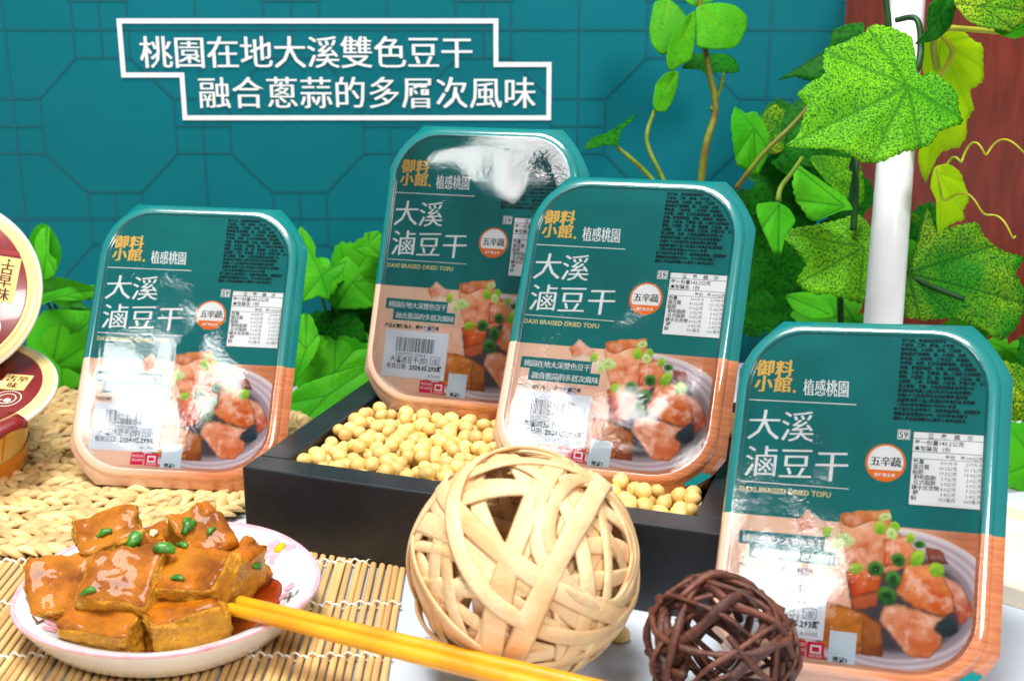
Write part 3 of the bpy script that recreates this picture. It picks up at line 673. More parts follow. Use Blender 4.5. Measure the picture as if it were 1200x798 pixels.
BAND = [((516, 565), (592, 649), (732, 722), 8.4, 1.0), ((530, 590), (578, 705), (728, 729), 7.2, 1.01), ((476, 625), (500, 700), (585, 778), 6.5, 1.0), ((655, 541), (592, 677), (575, 771), 9.6, .99),
        ((714, 555), (655, 660), (599, 778), 9.6, 1.015), ((610, 541), (641, 618), (660, 700), 9., .96), ((599, 534), (672, 607), (683, 743), 7.5, .985), ((488, 610), (544, 635), (640, 695), 9.5, .965),
        ((484, 684), (565, 692), (640, 690), 7.5, .96), ((554, 575), (606, 566), (700, 585), 8., .97), ((721, 583), (746, 635), (735, 700), 7.5, .99), ((640, 645), (700, 637), (746, 650), 8., .95),
        ((530, 715), (571, 743), (680, 770), 7., .95), ((526, 590), (519, 677), (545, 760), 6.5, .97), ((500, 590), (560, 548), (640, 540), 6.5, 1.), ((690, 560), (735, 600), (750, 660), 6., 1.0), ((560, 780), (640, 785), (725, 745), 6., .99)]
def ball_strip(n, off, r, wd, seed):
    mb = MB(); band_into(mb, n, off, r, wd, .0015, seed); mb.v = [tuple(TOBALL @ Vector(v)) for v in mb.v]; mb.build('strip', M['rattan'], ball, True)
for i, (a, b, c, wd, rr) in enumerate(BAND):
    A, B, C_ = (sph(*q, RC, RB) for q in (a, b, c)); n = (B - A).cross(C_ - A).normalized(); ball_strip(n, n.dot(A), (RB - .001) * rr, wd / 1000, i + .37)
rr_ = random.Random(12)
for i in range(26):
    n = Vector((rr_.gauss(0, 1), rr_.gauss(0, 1), rr_.gauss(0, 1))).normalized(); ball_strip(n, rr_.uniform(-.35, .35), RB * rr_.uniform(.86, .975), rr_.uniform(.0048, .0078), 40 + i * 1.7)
mb = MB()
for i in range(9):                                # frayed fibres
    p = Vector((rr_.gauss(0, 1), -abs(rr_.gauss(0, 1)), rr_.gauss(0, 1))).normalized() * RB + Vector((0, 0, RB)); q = p + Vector((rr_.uniform(-.006, .006), rr_.uniform(-.004, .0), rr_.uniform(-.005, .005)))
    mb.tube([p, (p + q) / 2 + Vector((.001, 0, .001)), q], .00016, 4)
mb.build('frayed_fibre', M['rattan'], ball)

# dark twig ball
DB = .0300; DC = Vector((.083, .4555, .031))
ball2 = thing('twig_ball', 'small dark brown twig ball on the white table before a package', 'twig ball', Matrix.Translation((DC.x, DC.y, 0)))
for i in range(30):
    n = Vector((rr_.gauss(0, 1), rr_.gauss(0, 1), rr_.gauss(0, 1))).normalized(); off = rr_.uniform(-.55, .55); u = n.orthogonal().normalized(); v = n.cross(u)
    a0 = rr_.uniform(0, 6.28); span = rr_.uniform(2.6, 5.2); kinks = max(5, int(span / .55)); pts = []
    for k in range(kinks + 1):
        a = a0 + span * k / kinks; rad = DB * rr_.uniform(.84, 1.06); c = math.sqrt(1 - off * off)
        pts.append((u * math.cos(a) * c + v * math.sin(a) * c + n * (off + rr_.uniform(-.08, .08))) * rad + Vector((0, 0, DC.z)))
    pts = catmull(pts, 4); rt = rr_.uniform(.0012, .0022)
    mb = MB(); mb.tube(pts, [rt * (1 + .35 * mnoise.noise(p * 110) + .25 * mnoise.noise(p * 330)) for p in pts], 7, True, rr_.uniform(.6, .95)); mb.build('twig', M['twig'], ball2, True)

# ================================================================== mats
mat_ = thing('bamboo_mat', 'rolled-out bamboo slat mat tied with white thread under the plate', 'mat', Matrix.Translation((-.05, .45, 0)))
XR = -.0525; X0 = -.405; pitch = .00385; ns = int((XR - X0) / pitch)
SL = []
for k in range(5):
    mb = MB(); n = 8; rows = []
    for y in (0, .0015, .05, .1, .15, .1985, .2):
        s_ = .8 if y in (0, .2) else 1
        rows += [(.00165 * s_ * math.cos(a) + .0002 * math.sin(y * 40 + k * 2), y, .0015 + .00125 * s_ * math.sin(a)) for a in [2 * math.pi * j / n for j in range(n)]]
    fs = [(i * n + j, i * n + (j + 1) % n, (i + 1) * n + (j + 1) % n, (i + 1) * n + j) for i in range(6) for j in range(n)] + [tuple(range(n)), tuple(6 * n + j for j in range(n - 1, -1, -1))]
    mb.add(rows, [f[::-1] for f in fs]); SL.append(mb.me('slat', M['bamboo'], True))
for i in range(ns):
    x = XR - i * pitch - .002
    yb = .4185 + rr_.uniform(-.0012, .0012)
    o = ob('slat', SL[i % 5], mat_, Matrix.Translation((x + .05, yb - .45, .0002 + rr_.uniform(0, .0004))) @ Matrix.Rotation(rr_.uniform(-.005, .005), 4, 'Z') @ Matrix.Rotation(rr_.uniform(0, 3), 4, 'Y') if False else Matrix.Translation((x + .05, yb - .45, .0002 + rr_.uniform(0, .0004))) @ Matrix.Rotation(rr_.uniform(-.006, .006), 4, 'Z'))
for yt in (.4475, .4985, .5455, .5905):
    mb = MB(); pts1 = []; pts2 = []
    for i in range(ns * 4 + 1):
        x = XR - i * pitch / 4; ph = math.pi * i / 4 * 1.0
        yy = yt + .0004 * math.sin(i * .13)
        pts1.append((x + .05, yy - .45 + .0005 * math.sin(ph), .0022 + .0014 * math.cos(ph))); pts2.append((x + .05, yy - .45 + .0009 - .0005 * math.sin(ph), .0022 - .0014 * math.cos(ph) + .0009))
    mb.tube(pts1, .00062, 6); mb.tube(pts2, .00055, 6); mb.build('thread', M['thread'], mat_, True)

# round straw mat: coiled rope of twisted strands
SC = Vector((-.262, .735, 0)); SR = .142
smat = thing('straw_mat', 'round coiled straw placemat under a package and two cups', 'mat', Matrix.Translation(SC))
mb = MB(); mb.lathe([(.001, .0042), (SR - .006, .0042), (SR - .004, .003), (SR - .005, .0030)], 96); mb.build('mat_base', M['straw_under'], smat)
def strand_mesh(seed):
    mb = MB(); L_ = .0150; k = 7; pts = []; rd = []
    for i in range(k):
        t = i / (k - 1); pts.append((L_ * (t - .5), .0026 * (t - .5) * 2 * 1.0 + .0004 * math.sin(seed * 3 + t * 4), .0035 * math.sin(math.pi * t) - .0016)); rd.append(.00075 + .0025 * math.sin(math.pi * min(1, max(0, t))) ** .7)
    mb.tube(pts, rd, 8, True, .62, up=(0, 0, 1)); return mb.me('straw_strand', M['straw'], True)
STR = [strand_mesh(i) for i in range(4)]
strands = []
nring = 14; pr = SR / (nring + .3)
for q in range(nring):
    r = SR - .005 - q * pr * 1.0
    if r < .008: break
    cnt = int(2 * math.pi * r / .0078)
    for i in range(cnt):
        a = 2 * math.pi * (i + .37 * q) / cnt + rr_.uniform(-.05, .05) * .0078 / r
        p = Vector((r * math.cos(a) + rr_.uniform(-.0005, .0005), r * math.sin(a), .0046 + rr_.uniform(-.0004, .0006)))
        m4 = Matrix.Translation(p) @ Matrix.Rotation(a + math.pi / 2 + rr_.gauss(0, .11) + (.20 if q % 2 else -.22), 4, 'Z') @ Matrix.Rotation(rr_.uniform(-.35, .35), 4, 'X') @ Matrix.Diagonal((rr_.uniform(1.05, 1.4), (1 if q % 2 else -1) * rr_.uniform(.8, 1.35), rr_.uniform(.8, 1.25), 1))
        W_ = SC + p; x, y = topxy(W_); inside = -15 < x < 400 and y > 455 and not (115 < x < 330 and y < 565)
        strands.append((0 if inside else 1, W_.y, p, m4, (q * 7 + i) % 4))
strands.sort(key=lambda t: (t[0], t[1]))
for s_ in strands[:298]: ob('straw_strand', STR[s_[4]], smat, s_[3])
mb = MB()
for s_ in strands[298:]:
    me_ = STR[s_[4]]; fl = s_[3].determinant() < 0
    mb.add([s_[3] @ v.co for v in me_.vertices], [tuple(q.vertices)[::-1] if fl else tuple(q.vertices) for q in me_.polygons])
tag(mb.build('coiled_straw', M['straw'], smat, True), kind='stuff')

# ================================================================== plate and food
PCc = Vector((-.1561, .5278, 0)); ra, rbp, pyaw = .0674, .0645, R(4.9)
PLM = Matrix.Translation((PCc.x, PCc.y, .0032)) @ Matrix.Rotation(pyaw, 4, 'Z')
plate = thing('plate', 'white oval porcelain plate with pink rim and flowers, holding braised tofu', 'plate', PLM)
def pz(t): return .0045 + .0155 * ss(np.array(t), .5, 1.02).item() + .0008 * t
prof = [(0, .0045)] + [(t, pz(t)) for t in np.linspace(.1, .985, 22)] + [(1.0, pz(1.0) + .0003), (1.004, pz(1.0) - .0006), (.985, pz(1.) - .0030), (.93, .0115), (.84, .0045), (.76, .0012), (.72, 0), (.7, 0), (.68, .0014), (0, .0014)]
def ripple(a): return 1 + .012 * math.cos(5 * a + .6)
def lathe_pl(prof, n=120):
    mb = MB()
    for t, z in prof: mb.v += [(t * ra * math.cos(a) * (1 + (ripple(a) - 1) * t * t), t * rbp * math.sin(a) * (1 + (ripple(a) - 1) * t * t), z) for a in [2 * math.pi * j / n for j in range(n)]]
    for i in range(len(prof) - 1):
        for j in range(n): mb.f.append((i * n + j, i * n + (j + 1) % n, (i + 1) * n + (j + 1) % n, (i + 1) * n + j))
    return mb
lathe_pl(prof).build('dish', M['porcelain'], plate, True)
lathe_pl([(.975, pz(.975) + .0001), (.983, pz(.983) + .0003), (1.001, pz(1.0) + .0007), (1.0065, pz(1.) - .0006), (1.002, pz(1.) - .0014)]).build('pink_rim', M['pinkline'], plate, True)
PLI = PLM.inverted()
def on_plate(x, y):                               # spot on the plate's sloping surface
    z = .015
    for _ in range(6):
        q = PLI @ onz(x, y, z); t = math.hypot(q.x / ra, q.y / rbp); z = pz(min(t, 1)) + .0032
    return q.x, q.y
def plate_patch(mb, poly, lift):
    n = len(poly); cx = sum(p[0] for p in poly) / n; cy = sum(p[1] for p in poly) / n; vs = []; K = 4
    for k in range(K + 1):
        for (x, y) in poly:
            X, Y = cx + (x - cx) * k / K, cy + (y - cy) * k / K; vs.append((X, Y, pz(math.hypot(X / ra, Y / rbp)) + lift))
    mb.add(vs, [(k * n + i, k * n + (i + 1) % n, (k + 1) * n + (i + 1) % n, (k + 1) * n + i) for k in range(K) for i in range(n)])
def flower(px, py, s_, petals, mid=True, rot=0):
    x, y = on_plate(px, py); mbp = MB()
    for k in petals:
        a = R(72 * k + rot); c = (x + math.cos(a) * s_ * 1.35, y + math.sin(a) * s_ * 1.35); poly = []
        for j in range(16):
            q = 2 * math.pi * j / 16; rr2 = s_ * (.95 if abs(q) > .35 and q < 5.93 else .72); lx, ly = rr2 * math.cos(q), rr2 * .72 * math.sin(q)
            poly.append((c[0] + lx * math.cos(a) - ly * math.sin(a), c[1] + lx * math.sin(a) + ly * math.cos(a)))
        plate_patch(mbp, poly, .00025)
    mbp.build('petal_print', M['petal'], plate, True)
    if mid:
        m2 = MB(); plate_patch(m2, [(x + s_ * .72 * math.cos(q), y + s_ * .72 * math.sin(q)) for q in [2 * math.pi * j / 18 for j in range(18)]], .0004); m2.build('flower_centre_print', M['yellowglaze'], plate, True)
        m3 = MB()
        for j in range(11):
            q = 2 * math.pi * j / 11; plate_patch(m3, [(x + s_ * .6 * math.cos(q) + s_ * .07 * math.cos(e), y + s_ * .6 * math.sin(q) + s_ * .07 * math.sin(e)) for e in [2 * math.pi * h / 6 for h in range(6)]], .0006)
        m3.build('stamen_print', M['brownglaze'], plate)
flower(328, 641, .0042, (0, 2, 2.9, 3.7), True, -20)
flower(343, 690, .0036, (1, 2.2), False, 40)
flower(54, 732, .0040, (0, 1, 4), False, 10)
m3 = MB()
for (a, b) in (((332, 702), (345, 698)), ((337, 706), (341, 694)), ((345, 698), (350, 692)), ((38, 722), (44, 729)), ((42, 731), (52, 727))):
    xa_, ya_ = on_plate(*a); xb_, yb_ = on_plate(*b); d = Vector((xb_ - xa_, yb_ - ya_)).normalized() * .0005
    plate_patch(m3, [(xa_ - d.y, ya_ + d.x), (xa_ + d.y, ya_ - d.x), (xb_ + d.y, yb_ - d.x), (xb_ - d.y, yb_ + d.x)], .0005)
m3.build('twig_print', M['brownglaze'], plate)
# sauce pool
mb = MB(); n = 60; ctr = PLI @ onz(195, 705, .008); rim_ = []
for j in range(n):
    a = 2 * math.pi * j / n; t = .69 + .08 * mnoise.noise(Vector((math.cos(a) * 2, math.sin(a) * 2, 3))) + .06 * math.cos(a - .3) + .08 * math.cos(a + 1.6); rim_.append((t * ra * math.cos(a), t * rbp * math.sin(a)))
SZ = .0100
vs = [(0, 0, SZ)]
for s_, dz in ((.5, 0), (.9, 0), (.97, -.0003), (1.0, -.0016)): vs += [(x * s_, y * s_, max(SZ + dz, pz(math.hypot(x * s_ / ra, y * s_ / rbp)) + (.0006 if s_ < .99 else -.0004))) for x, y in rim_]
fs = [(0, 1 + j, 1 + (j + 1) % n) for j in range(n)] + [(1 + k * n + j, 1 + (k + 1) * n + j, 1 + (k + 1) * n + (j + 1) % n, 1 + k * n + (j + 1) % n) for k in range(3) for j in range(n)]
mb.add([PLM @ Vector(v) for v in vs], fs); tag(mb.build('braising_sauce', M['sauce'], None, True), 'glossy dark red brown sauce pooled under the tofu on the plate', 'sauce')
# tofu
def tofu(name, px, py, z, dims, eul, label, seed, skin_axes='z', rnd=.22):
    c = onz(px, py, z); n = 19; vs = []; fs = []; idm = {}
    dx, dy, dz = (d / 2000 * .94 for d in dims)
    def vid(i, j, k):
        key = (i, j, k)
        if key not in idm: idm[key] = len(vs); vs.append(key)
        return idm[key]
    for a in range(n - 1):
        for b in range(n - 1):
            for f in (0, n - 1):
                q = [(a, b), (a + 1, b), (a + 1, b + 1), (a, b + 1)]
                if f == 0: q = q[::-1]
                fs.append([vid(i, j, f) for i, j in q]); fs.append([vid(f, i, j) for i, j in q]); fs.append([vid(j, f, i) for i, j in q])
    out = []; skin = []
    taper = (random.Random(seed).uniform(-.12, .12), random.Random(seed + 1).uniform(-.12, .12))
    for key in vs:
        p = Vector([2 * q / (n - 1) - 1 for q in key]); e = Vector([abs(q) for q in p])
        lim = 1 - rnd; core = Vector([max(-lim, min(lim, q)) for q in p]); d = p - core
        if d.length > 0: d = d.normalized() * min(d.length, rnd) if d.length > rnd else d
        q = core + d
        nn = mnoise.noise(q * 1.1 + Vector((seed * 3.1, 0, 0))); n2 = mnoise.noise(q * 3.2 + Vector((0, seed * 2.7, 0)))
        side = max(e.x, e.y) > e.z
        skin_v = {'z': e.z >= max(e.x, e.y) - .04, 'zx': e.x >= e.y or e.z >= e.y, 'all': True}[skin_axes]
        n3 = mnoise.noise(q * 7 + Vector((seed, 1, 0)))
        q = q * (1 + .15 * nn + (.07 if skin_v else .10) * n2 + (.022 if skin_v else .055) * n3)
        q += Vector((mnoise.noise(q * .8 + Vector((seed, 9, 0))), mnoise.noise(q * .8 + Vector((9, seed, 0))), mnoise.noise(q * .9 + Vector((5, 2, seed))))) * .16
        q.x *= 1 + taper[0] * q.z; q.y *= 1 + taper[1] * q.x
        if skin_v and e.z > .9: q.z -= .12 * math.copysign(1, q.z) * max(0, .8 - q.x ** 2 - q.y ** 2) * (.5 + nn)
        out.append(Vector((q.x * dx, q.y * dy, q.z * dz))); skin.append(1. if skin_v else 0.)
    R3 = Matrix.Rotation(R(eul[2]), 4, 'Z') @ Matrix.Rotation(R(eul[0]), 4, 'X') @ Matrix.Rotation(R(eul[1]), 4, 'Y')
    me = mesh(name, out, fs, M['tofu'], True); at_ = me.attributes.new('skin', 'FLOAT', 'POINT'); at_.data.foreach_set('value', skin)
    return tag(ob(name, me, None, Matrix.Translation(c) @ R3), label, 'tofu', 'braised tofu pieces on the plate')
tofu('braised_tofu_piece', 74, 690, .0235, (34, 32, 17), (30, -10, 20), 'sauce-glazed braised tofu slab leaning on the bare rim of the plate', 3)
tofu('braised_tofu_piece', 122, 735, .0215, (34, 24, 19), (16, 0, -8), 'long braised tofu block in front of the large square one', 5)
tofu('braised_tofu_piece', 218, 733, .0225, (34, 25, 23), (-2, -6, 24), 'braised tofu block with spongy cut face touching the chopstick tips', 8)
tofu('braised_tofu_piece', 277, 676, .0245, (15, 32, 26), (6, 14, -22), 'narrow upright braised tofu block beside the open sauce pool', 11)
tofu('braised_tofu_piece', 146, 684, .0355, (35, 31, 19), (32, 2, -3), 'largest square braised tofu piece on top of the pile', 14)
tofu('braised_tofu_piece', 234, 681, .035, (33, 29, 20), (20, -8, -16), 'braised tofu piece with wrinkled skin just above the chopstick tips', 17)
tofu('braised_tofu_piece', 131, 629, .0385, (29, 23, 17), (24, -14, 26), 'olive brown braised tofu wedge at the back of the pile, nearest the straw mat', 20)
tofu('braised_tofu_piece', 234, 633, .0385, (27, 24, 25), (8, 34, -48), 'upright spongy braised tofu chunk at the back of the pile, nearest the tray', 23, 'zx')
tofu('braised_tofu_piece', 183, 695, .021, (28, 30, 16), (0, 0, 12), 'braised tofu piece buried under the middle of the pile', 29)
tofu('braised_tofu_piece', 184, 648, .0275, (26, 24, 20), (10, 0, 30), 'braised tofu piece tucked between the two back chunks', 31)
tofu('braised_tofu_crumb', 304, 674, .0165, (9, 11, 10), (10, 20, 40), 'small braised tofu crumb at the edge of the sauce pool', 26, 'all', .4)
tofu('braised_tofu_crumb', 179, 636, .044, (9, 8, 8), (10, 20, 40), 'small tofu crumb with scallion between the two back chunks', 27, 'all', .4)
# scallion
TOFUS = [o for o in bpy.data.objects if o.name.startswith('braised_tofu')]
def rest_on(px, py, z):
    d = ray(px, py).normalized(); best = None
    for o in TOFUS:
        iv = o.matrix_world.inverted() if False else o.matrix_local.inverted(); hit, loc, nrm, _ = o.ray_cast(iv @ CAM, iv.to_3x3() @ d)
        if hit:
            w_ = o.matrix_local @ loc; t = (w_ - CAM).length
            if best is None or t < best[0]: best = (t, w_, (o.matrix_local.to_3x3() @ nrm).normalized())
    return (best[1], best[2]) if best else (onz(px, py, z), Vector((0, 0, 1)))
def scal(px, py, z, size, eul, label, wh=False):
    mb = MB(); r9 = random.Random(px * 7 + py); K = 9; vs = []; fs = []
    for i in range(K):
        t = i / (K - 1); x = size * (2 * t - 1); hw = size * (.50 + .14 * r9.uniform(-1, 1)) * (math.sin(math.pi * (.10 + .80 * t)) ** .6)
        cz = size * (.30 * math.sin(t * 3.1) + .06 * r9.uniform(-1, 1)); oy = size * .22 * math.sin(t * 2.6)
        for j in range(5):
            u = j / 2 - 1; vs.append((x, oy + hw * u, cz + size * .22 * (1 - u * u)))
    for i in range(K - 1):
        for j in range(4): fs.append((i * 5 + j, (i + 1) * 5 + j, (i + 1) * 5 + j + 1, i * 5 + j + 1))
    nv = len(vs); vs += [(x, y, z - size * .12) for x, y, z in vs]; fs += [tuple(nv + q for q in f[::-1]) for f in fs]
    rimi = [j for j in range(5)] + [i * 5 + 4 for i in range(1, K)] + [(K - 1) * 5 + j for j in (3, 2, 1, 0)] + [i * 5 for i in range(K - 2, 0, -1)]
    fs += [(rimi[i], rimi[(i + 1) % len(rimi)], nv + rimi[(i + 1) % len(rimi)], nv + rimi[i]) for i in range(len(rimi))]
    mb.add(vs, fs)
    o = mb.build('scallion_bit', M['scallion_white' if wh else 'scallion'], None, True, Matrix.Translation(rest_on(px, py, z)[0] + rest_on(px, py, z)[1] * size * .1) @ rest_on(px, py, z)[1].to_track_quat('Z', 'Y').to_matrix().to_4x4() @ Matrix.Rotation(R(eul[2]), 4, 'Z'))
    tag(o, label, 'scallion', 'scallion bits on the tofu')
for a in [(163, 634, .0465, .0065, (40, 0, 12), 'large curled green scallion slice in the middle of the tofu pile'), (192, 645, .043, .0048, (30, 10, -20), 'green scallion bit in the gap between two square tofu pieces'),
          (123, 626, .046, .0036, (30, -15, 25), 'green scallion bit on the olive brown tofu wedge'), (222, 619, .0475, .0046, (30, 0, 30), 'green scallion bit on top of the upright tofu chunk'),
          (219, 611, .049, .0026, (20, 0, 10), 'tiny pale green scallion bit on the crest of the upright tofu chunk'), (248, 623, .0475, .0026, (60, 60, 40), 'tiny scallion bit on the side of the upright tofu chunk'),
          (104, 694, .0405, .0032, (32, 0, 20), 'small scallion bit on the corner of the largest square tofu'), (208, 679, .041, .0032, (30, 0, 10), 'small scallion bit on the wrinkled tofu piece'),
          (213, 640, .044, .0030, (30, 0, 0), 'dark scallion bit behind the wrinkled tofu piece'), (300, 664, .019, .0036, (20, 0, -30), 'scallion bit beside the tofu crumb at the sauce pool')]: scal(*a)
scal(181, 626, .0465, .0030, (30, 20, 0), 'pale white scallion bit between the back tofu chunks', True)
# chopsticks
def stick_(a, b, label):
    A, B = a, b; d = (B - A).normalized(); L_ = .225; o = thing('chopstick', label, 'chopstick', Matrix.Translation(A), 'pair of yellow chopsticks')
    pts = [d * (L_ * t) for t in (0, .003, .01, .2, .5, .8, .99, 1)]; pts[1] = d * .0008
    mb = MB(); mb.tube(pts, [.0016, .0024, .0027, .0029, .0034, .0038, .0040, .0034], 18); mb.build('shaft', M['chop'], o, True)
stick_(onz(266, 712, .0275), at(600, 796, .490), 'yellow chopstick resting on the plate, lower of the crossed pair')
stick_(onz(278, 704, .0285), at(605, 784, .497), 'yellow chopstick resting on the plate, lying against its twin on the tray side')

# ================================================================== leaves and vines
def set_vein(me, vals):
    a = me.attributes.new('vein', 'FLOAT', 'POINT'); a.data.foreach_set('value', vals)
def frame_of(base, tip, face, roll=0):
    ax = (tip - base); L_ = ax.length; ax.normalize(); n = (face - ax * face.dot(ax)).normalized()
    if roll: n = Matrix.Rotation(R(roll), 3, ax) @ n
    return Matrix((( *ax.cross(n).normalized()[:], ), (*ax[:],), (*n[:],))).transposed().to_4x4(), L_
def grape_leaf(parent, base, tip, mat_n, roll=0, width=1., seed=0, lobes=((0, 1.), (58, .86), (-58, .86), (112, .62), (-112, .62)), cup=.16, yaw=0, deep=.42, pitch_=0):
    """lobed, toothed leaf; base is where the veins meet"""
    face = (CAM - base).normalized() + Vector((0, 0, .25)); F4, L_ = frame_of(base, tip, face, roll)
    rnd_ = random.Random(seed); nt_, nr_ = 96, 12; vs = []; vein = []
    lob = [(R(a + rnd_.uniform(-5, 5)), l * rnd_.uniform(.92, 1.08)) for a, l in lobes]
    def rad(th):
        r = .34
        for a, l in lob:
            d = abs((th - a + math.pi) % (2 * math.pi) - math.pi); r = max(r, l * (1 - deep * min(1, (d / R(34))) ** 1.25)) if d < R(60) else r
        back = abs(abs(th) - math.pi)
        if back < R(26): r *= .35 + .65 * (back / R(26))
        teeth = abs(((th * 26 / (2 * math.pi)) % 1) - .5) * 2
        return r * (.93 + .075 * teeth + .04 * mnoise.noise(Vector((math.cos(th) * 2, math.sin(th) * 2, seed))))
    for j in range(nt_):
        th = -math.pi + 2 * math.pi * (j + .5) / nt_; r1 = rad(th)
        dmin = min(abs((th - a + math.pi) % (2 * math.pi) - math.pi) for a, l in lob)
        for k in range(1, nr_ + 1):
            r = r1 * k / nr_; x, y = r * math.sin(th) * width, r * math.cos(th)
            fold = min(1, dmin / R(28)); z = .075 * r * (fold - .45) + -cup * r * r + .05 * mnoise.noise(Vector((x * 2.2, y * 2.2, seed * 1.7))) - .10 * x * x
            vs.append((x * L_, y * L_, z * L_)); dist = r * math.sin(min(dmin, 1.5)); vein.append(max(0, 1 - dist / (.030 * (1.3 - .8 * k / nr_))) * .8)
    vs.append((0, 0, 0)); vein.append(.7); c = len(vs) - 1; fs = []
    for j in range(nt_):
        j2 = (j + 1) % nt_; fs.append((c, j2 * nr_, j * nr_))
        for k in range(nr_ - 1): fs.append((j * nr_ + k, j2 * nr_ + k, j2 * nr_ + k + 1, j * nr_ + k + 1))
    me = mesh('leaf', vs, fs, M[mat_n], True); set_vein(me, vein)
    inv = parent.matrix_world.inverted() if False else Matrix.Translation(-parent.location)
    return ob('leaf', me, parent, inv @ Matrix.Translation(base) @ F4)
def ovate_leaf(parent, base, tip, mat_n, wid=.6, roll=0, seed=0, round_=False, teeth=0, cup=.1, bend=.2, fold=.12):
    face = (CAM - base).normalized() + Vector((0, 0, .2)); F4, L_ = frame_of(base, tip, face, roll); ns_, nt_ = 26, 12; vs = []; vein = []
    for i in range(ns_ + 1):
        s_ = i / ns_; q = math.sin(math.pi * s_ ** (1. if round_ else .78)); wdt = wid * .5 * max(q, 0) ** (.55 if round_ else .85)
        if teeth: wdt *= 1 + .10 * (((i * teeth / ns_) % 1) - .5)
        wdt *= 1 + .08 * mnoise.noise(Vector((s_ * 3, seed, 0)))
        for j in range(nt_ + 1):
            t = 2 * j / nt_ - 1; x = wdt * t
            z = fold * abs(x) - bend * (s_ - .4) ** 2 + cup * x * x * 2 + .03 * mnoise.noise(Vector((x * 4, s_ * 3, seed)))
            vs.append((x * L_, s_ * L_, z * L_)); v = max(0, 1 - abs(x) / .022) * .7
            side = abs(((s_ - abs(x) * .9) * 6) % 1 - .5); v = max(v, max(0, .35 - abs(side) * 4) * .7); vein.append(v)
    m_ = nt_ + 1; fs = [(i * m_ + j, i * m_ + j + 1, (i + 1) * m_ + j + 1, (i + 1) * m_ + j) for i in range(ns_) for j in range(nt_)]
    me = mesh('leaf', vs, fs, M[mat_n], True); set_vein(me, vein)
    return ob('leaf', me, parent, Matrix.Translation(-parent.location) @ Matrix.Translation(base) @ F4)
def stem(parent, pts, r, mat_n='stem', name='stem', taper=.7):
    P_ = catmull([p - parent.location for p in pts], 7); k = len(P_); mb = MB(); mb.tube(P_, [r * (1 - (1 - taper) * i / k) for i in range(k)], 8); return mb.build(name, M[mat_n], parent, True)
def tendril(parent, pts, amp, turns, r=.0008):
    P_ = catmull(pts, 24); k = len(P_); out = []
    for i, p in enumerate(P_):
        t = i / (k - 1); e = min(1, t * 4); a = 2 * math.pi * turns * t; out.append(p - parent.location + (AU * math.sin(a) + AF * math.cos(a) * .8) * amp * e)
    mb = MB(); mb.tube(out, [r * (1 - .4 * i / k) for i in range(k)], 6); return mb.build('tendril', M['tendril'], parent, True)
def cut_leaf(parent, jx, jy, d0, outline_, mat_n, zoom=None, tilt=(0, 0), cup=.10, teeth=0, vein_n=5, seed=0, ripple=.03):
    """leaf with its own outline round the point where its veins meet; tilt = lean away from the viewer to the right / upwards"""
    if zoom: zx, zy, zs = zoom; outline_ = [(zx + a / zs, zy + b / zs) for a, b in outline_]
    if jx is None: jx = sum(p[0] for p in outline_) / len(outline_); jy = sum(p[1] for p in outline_) / len(outline_)
    O = at(jx, jy, d0); sc_ = d0 / FPX
    pts = [Vector(((x - jx) * sc_, (jy - y) * sc_)) for x, y in outline_]
    size = max(p.length for p in pts); P2 = []
    n = len(pts)
    for i in range(n):                            # rounded, then toothed edge
        a, b, c, d = pts[i - 1], pts[i], pts[(i + 1) % n], pts[(i + 2) % n]; m_ = max(3, int((c - b).length / .0016))
        for k in range(m_):
            t = k / m_; cr = .5 * ((2 * b) + (c - a) * t + (2 * a - 5 * b + 4 * c - d) * t * t + (3 * b - a - 3 * c + d) * t ** 3); P2.append(cr * .55 + (b + (c - b) * t) * .45)
    if teeth:
        run = 0
        for i in range(len(P2)):
            run += (P2[i] - P2[i - 1]).length; P2[i] = P2[i] * (1 + .055 * ((run / teeth) % 1 - .5) * min(1, .03 / max(P2[i].length, .008)))
    far = sorted(range(len(P2)), key=lambda i: -P2[i].length); vd = []
    for i in far:
        v = P2[i].normalized()
        if all(v.dot(w_) < math.cos(R(32)) for w_ in vd): vd.append(v)
        if len(vd) >= vein_n: break
    nr_ = 11; vs = []; vein = []
    for p in P2:
        for k in range(1, nr_ + 1):
            q = p * (k / nr_); r = q.length / size
            near = min([abs(q.x * v.y - q.y * v.x) if q.dot(v) > 0 else 9 for v in vd] or [9]) / size
            z = .05 * (min(1, near / .16) - .5) * min(1, r * 2) - cup * r * r + ripple * mnoise.noise(Vector((q.x / size * 2.4, q.y / size * 2.4, seed + .5)))
            lo = q.x * tilt[0] + q.y * tilt[1]
            vs.append(AR * q.x + AU * q.y + AF * (lo - z * size)); w_ = .022 * (1.25 - .9 * r)
            side = abs(((r * 7 - near * 8) % 1) - .5) * 2
            vein.append(max(max(0, 1 - near / w_) * .85, max(0, .30 - side) * 1.2 * (near < .3) * (r > .12)))
    vs.append(Vector((0, 0, 0))); vein.append(.8); c = len(vs) - 1; fs = []; m_ = len(P2)
    ar = sum(P2[i - 1].x * P2[i].y - P2[i].x * P2[i - 1].y for i in range(m_))
    for j in range(m_):
        j2 = (j + 1) % m_; fs.append((c, j * nr_, j2 * nr_))
        for k in range(nr_ - 1): fs.append((j * nr_ + k, j * nr_ + k + 1, j2 * nr_ + k + 1, j2 * nr_ + k))
    if ar < 0: fs = [f[::-1] for f in fs]
    me = mesh('leaf', vs, fs, M[mat_n], True); set_vein(me, vein)
    o = ob('leaf', me, parent, Matrix.Translation(O - parent.location)); sd = o.modifiers.new('thickness', 'SOLIDIFY'); sd.thickness = .0004
    return o
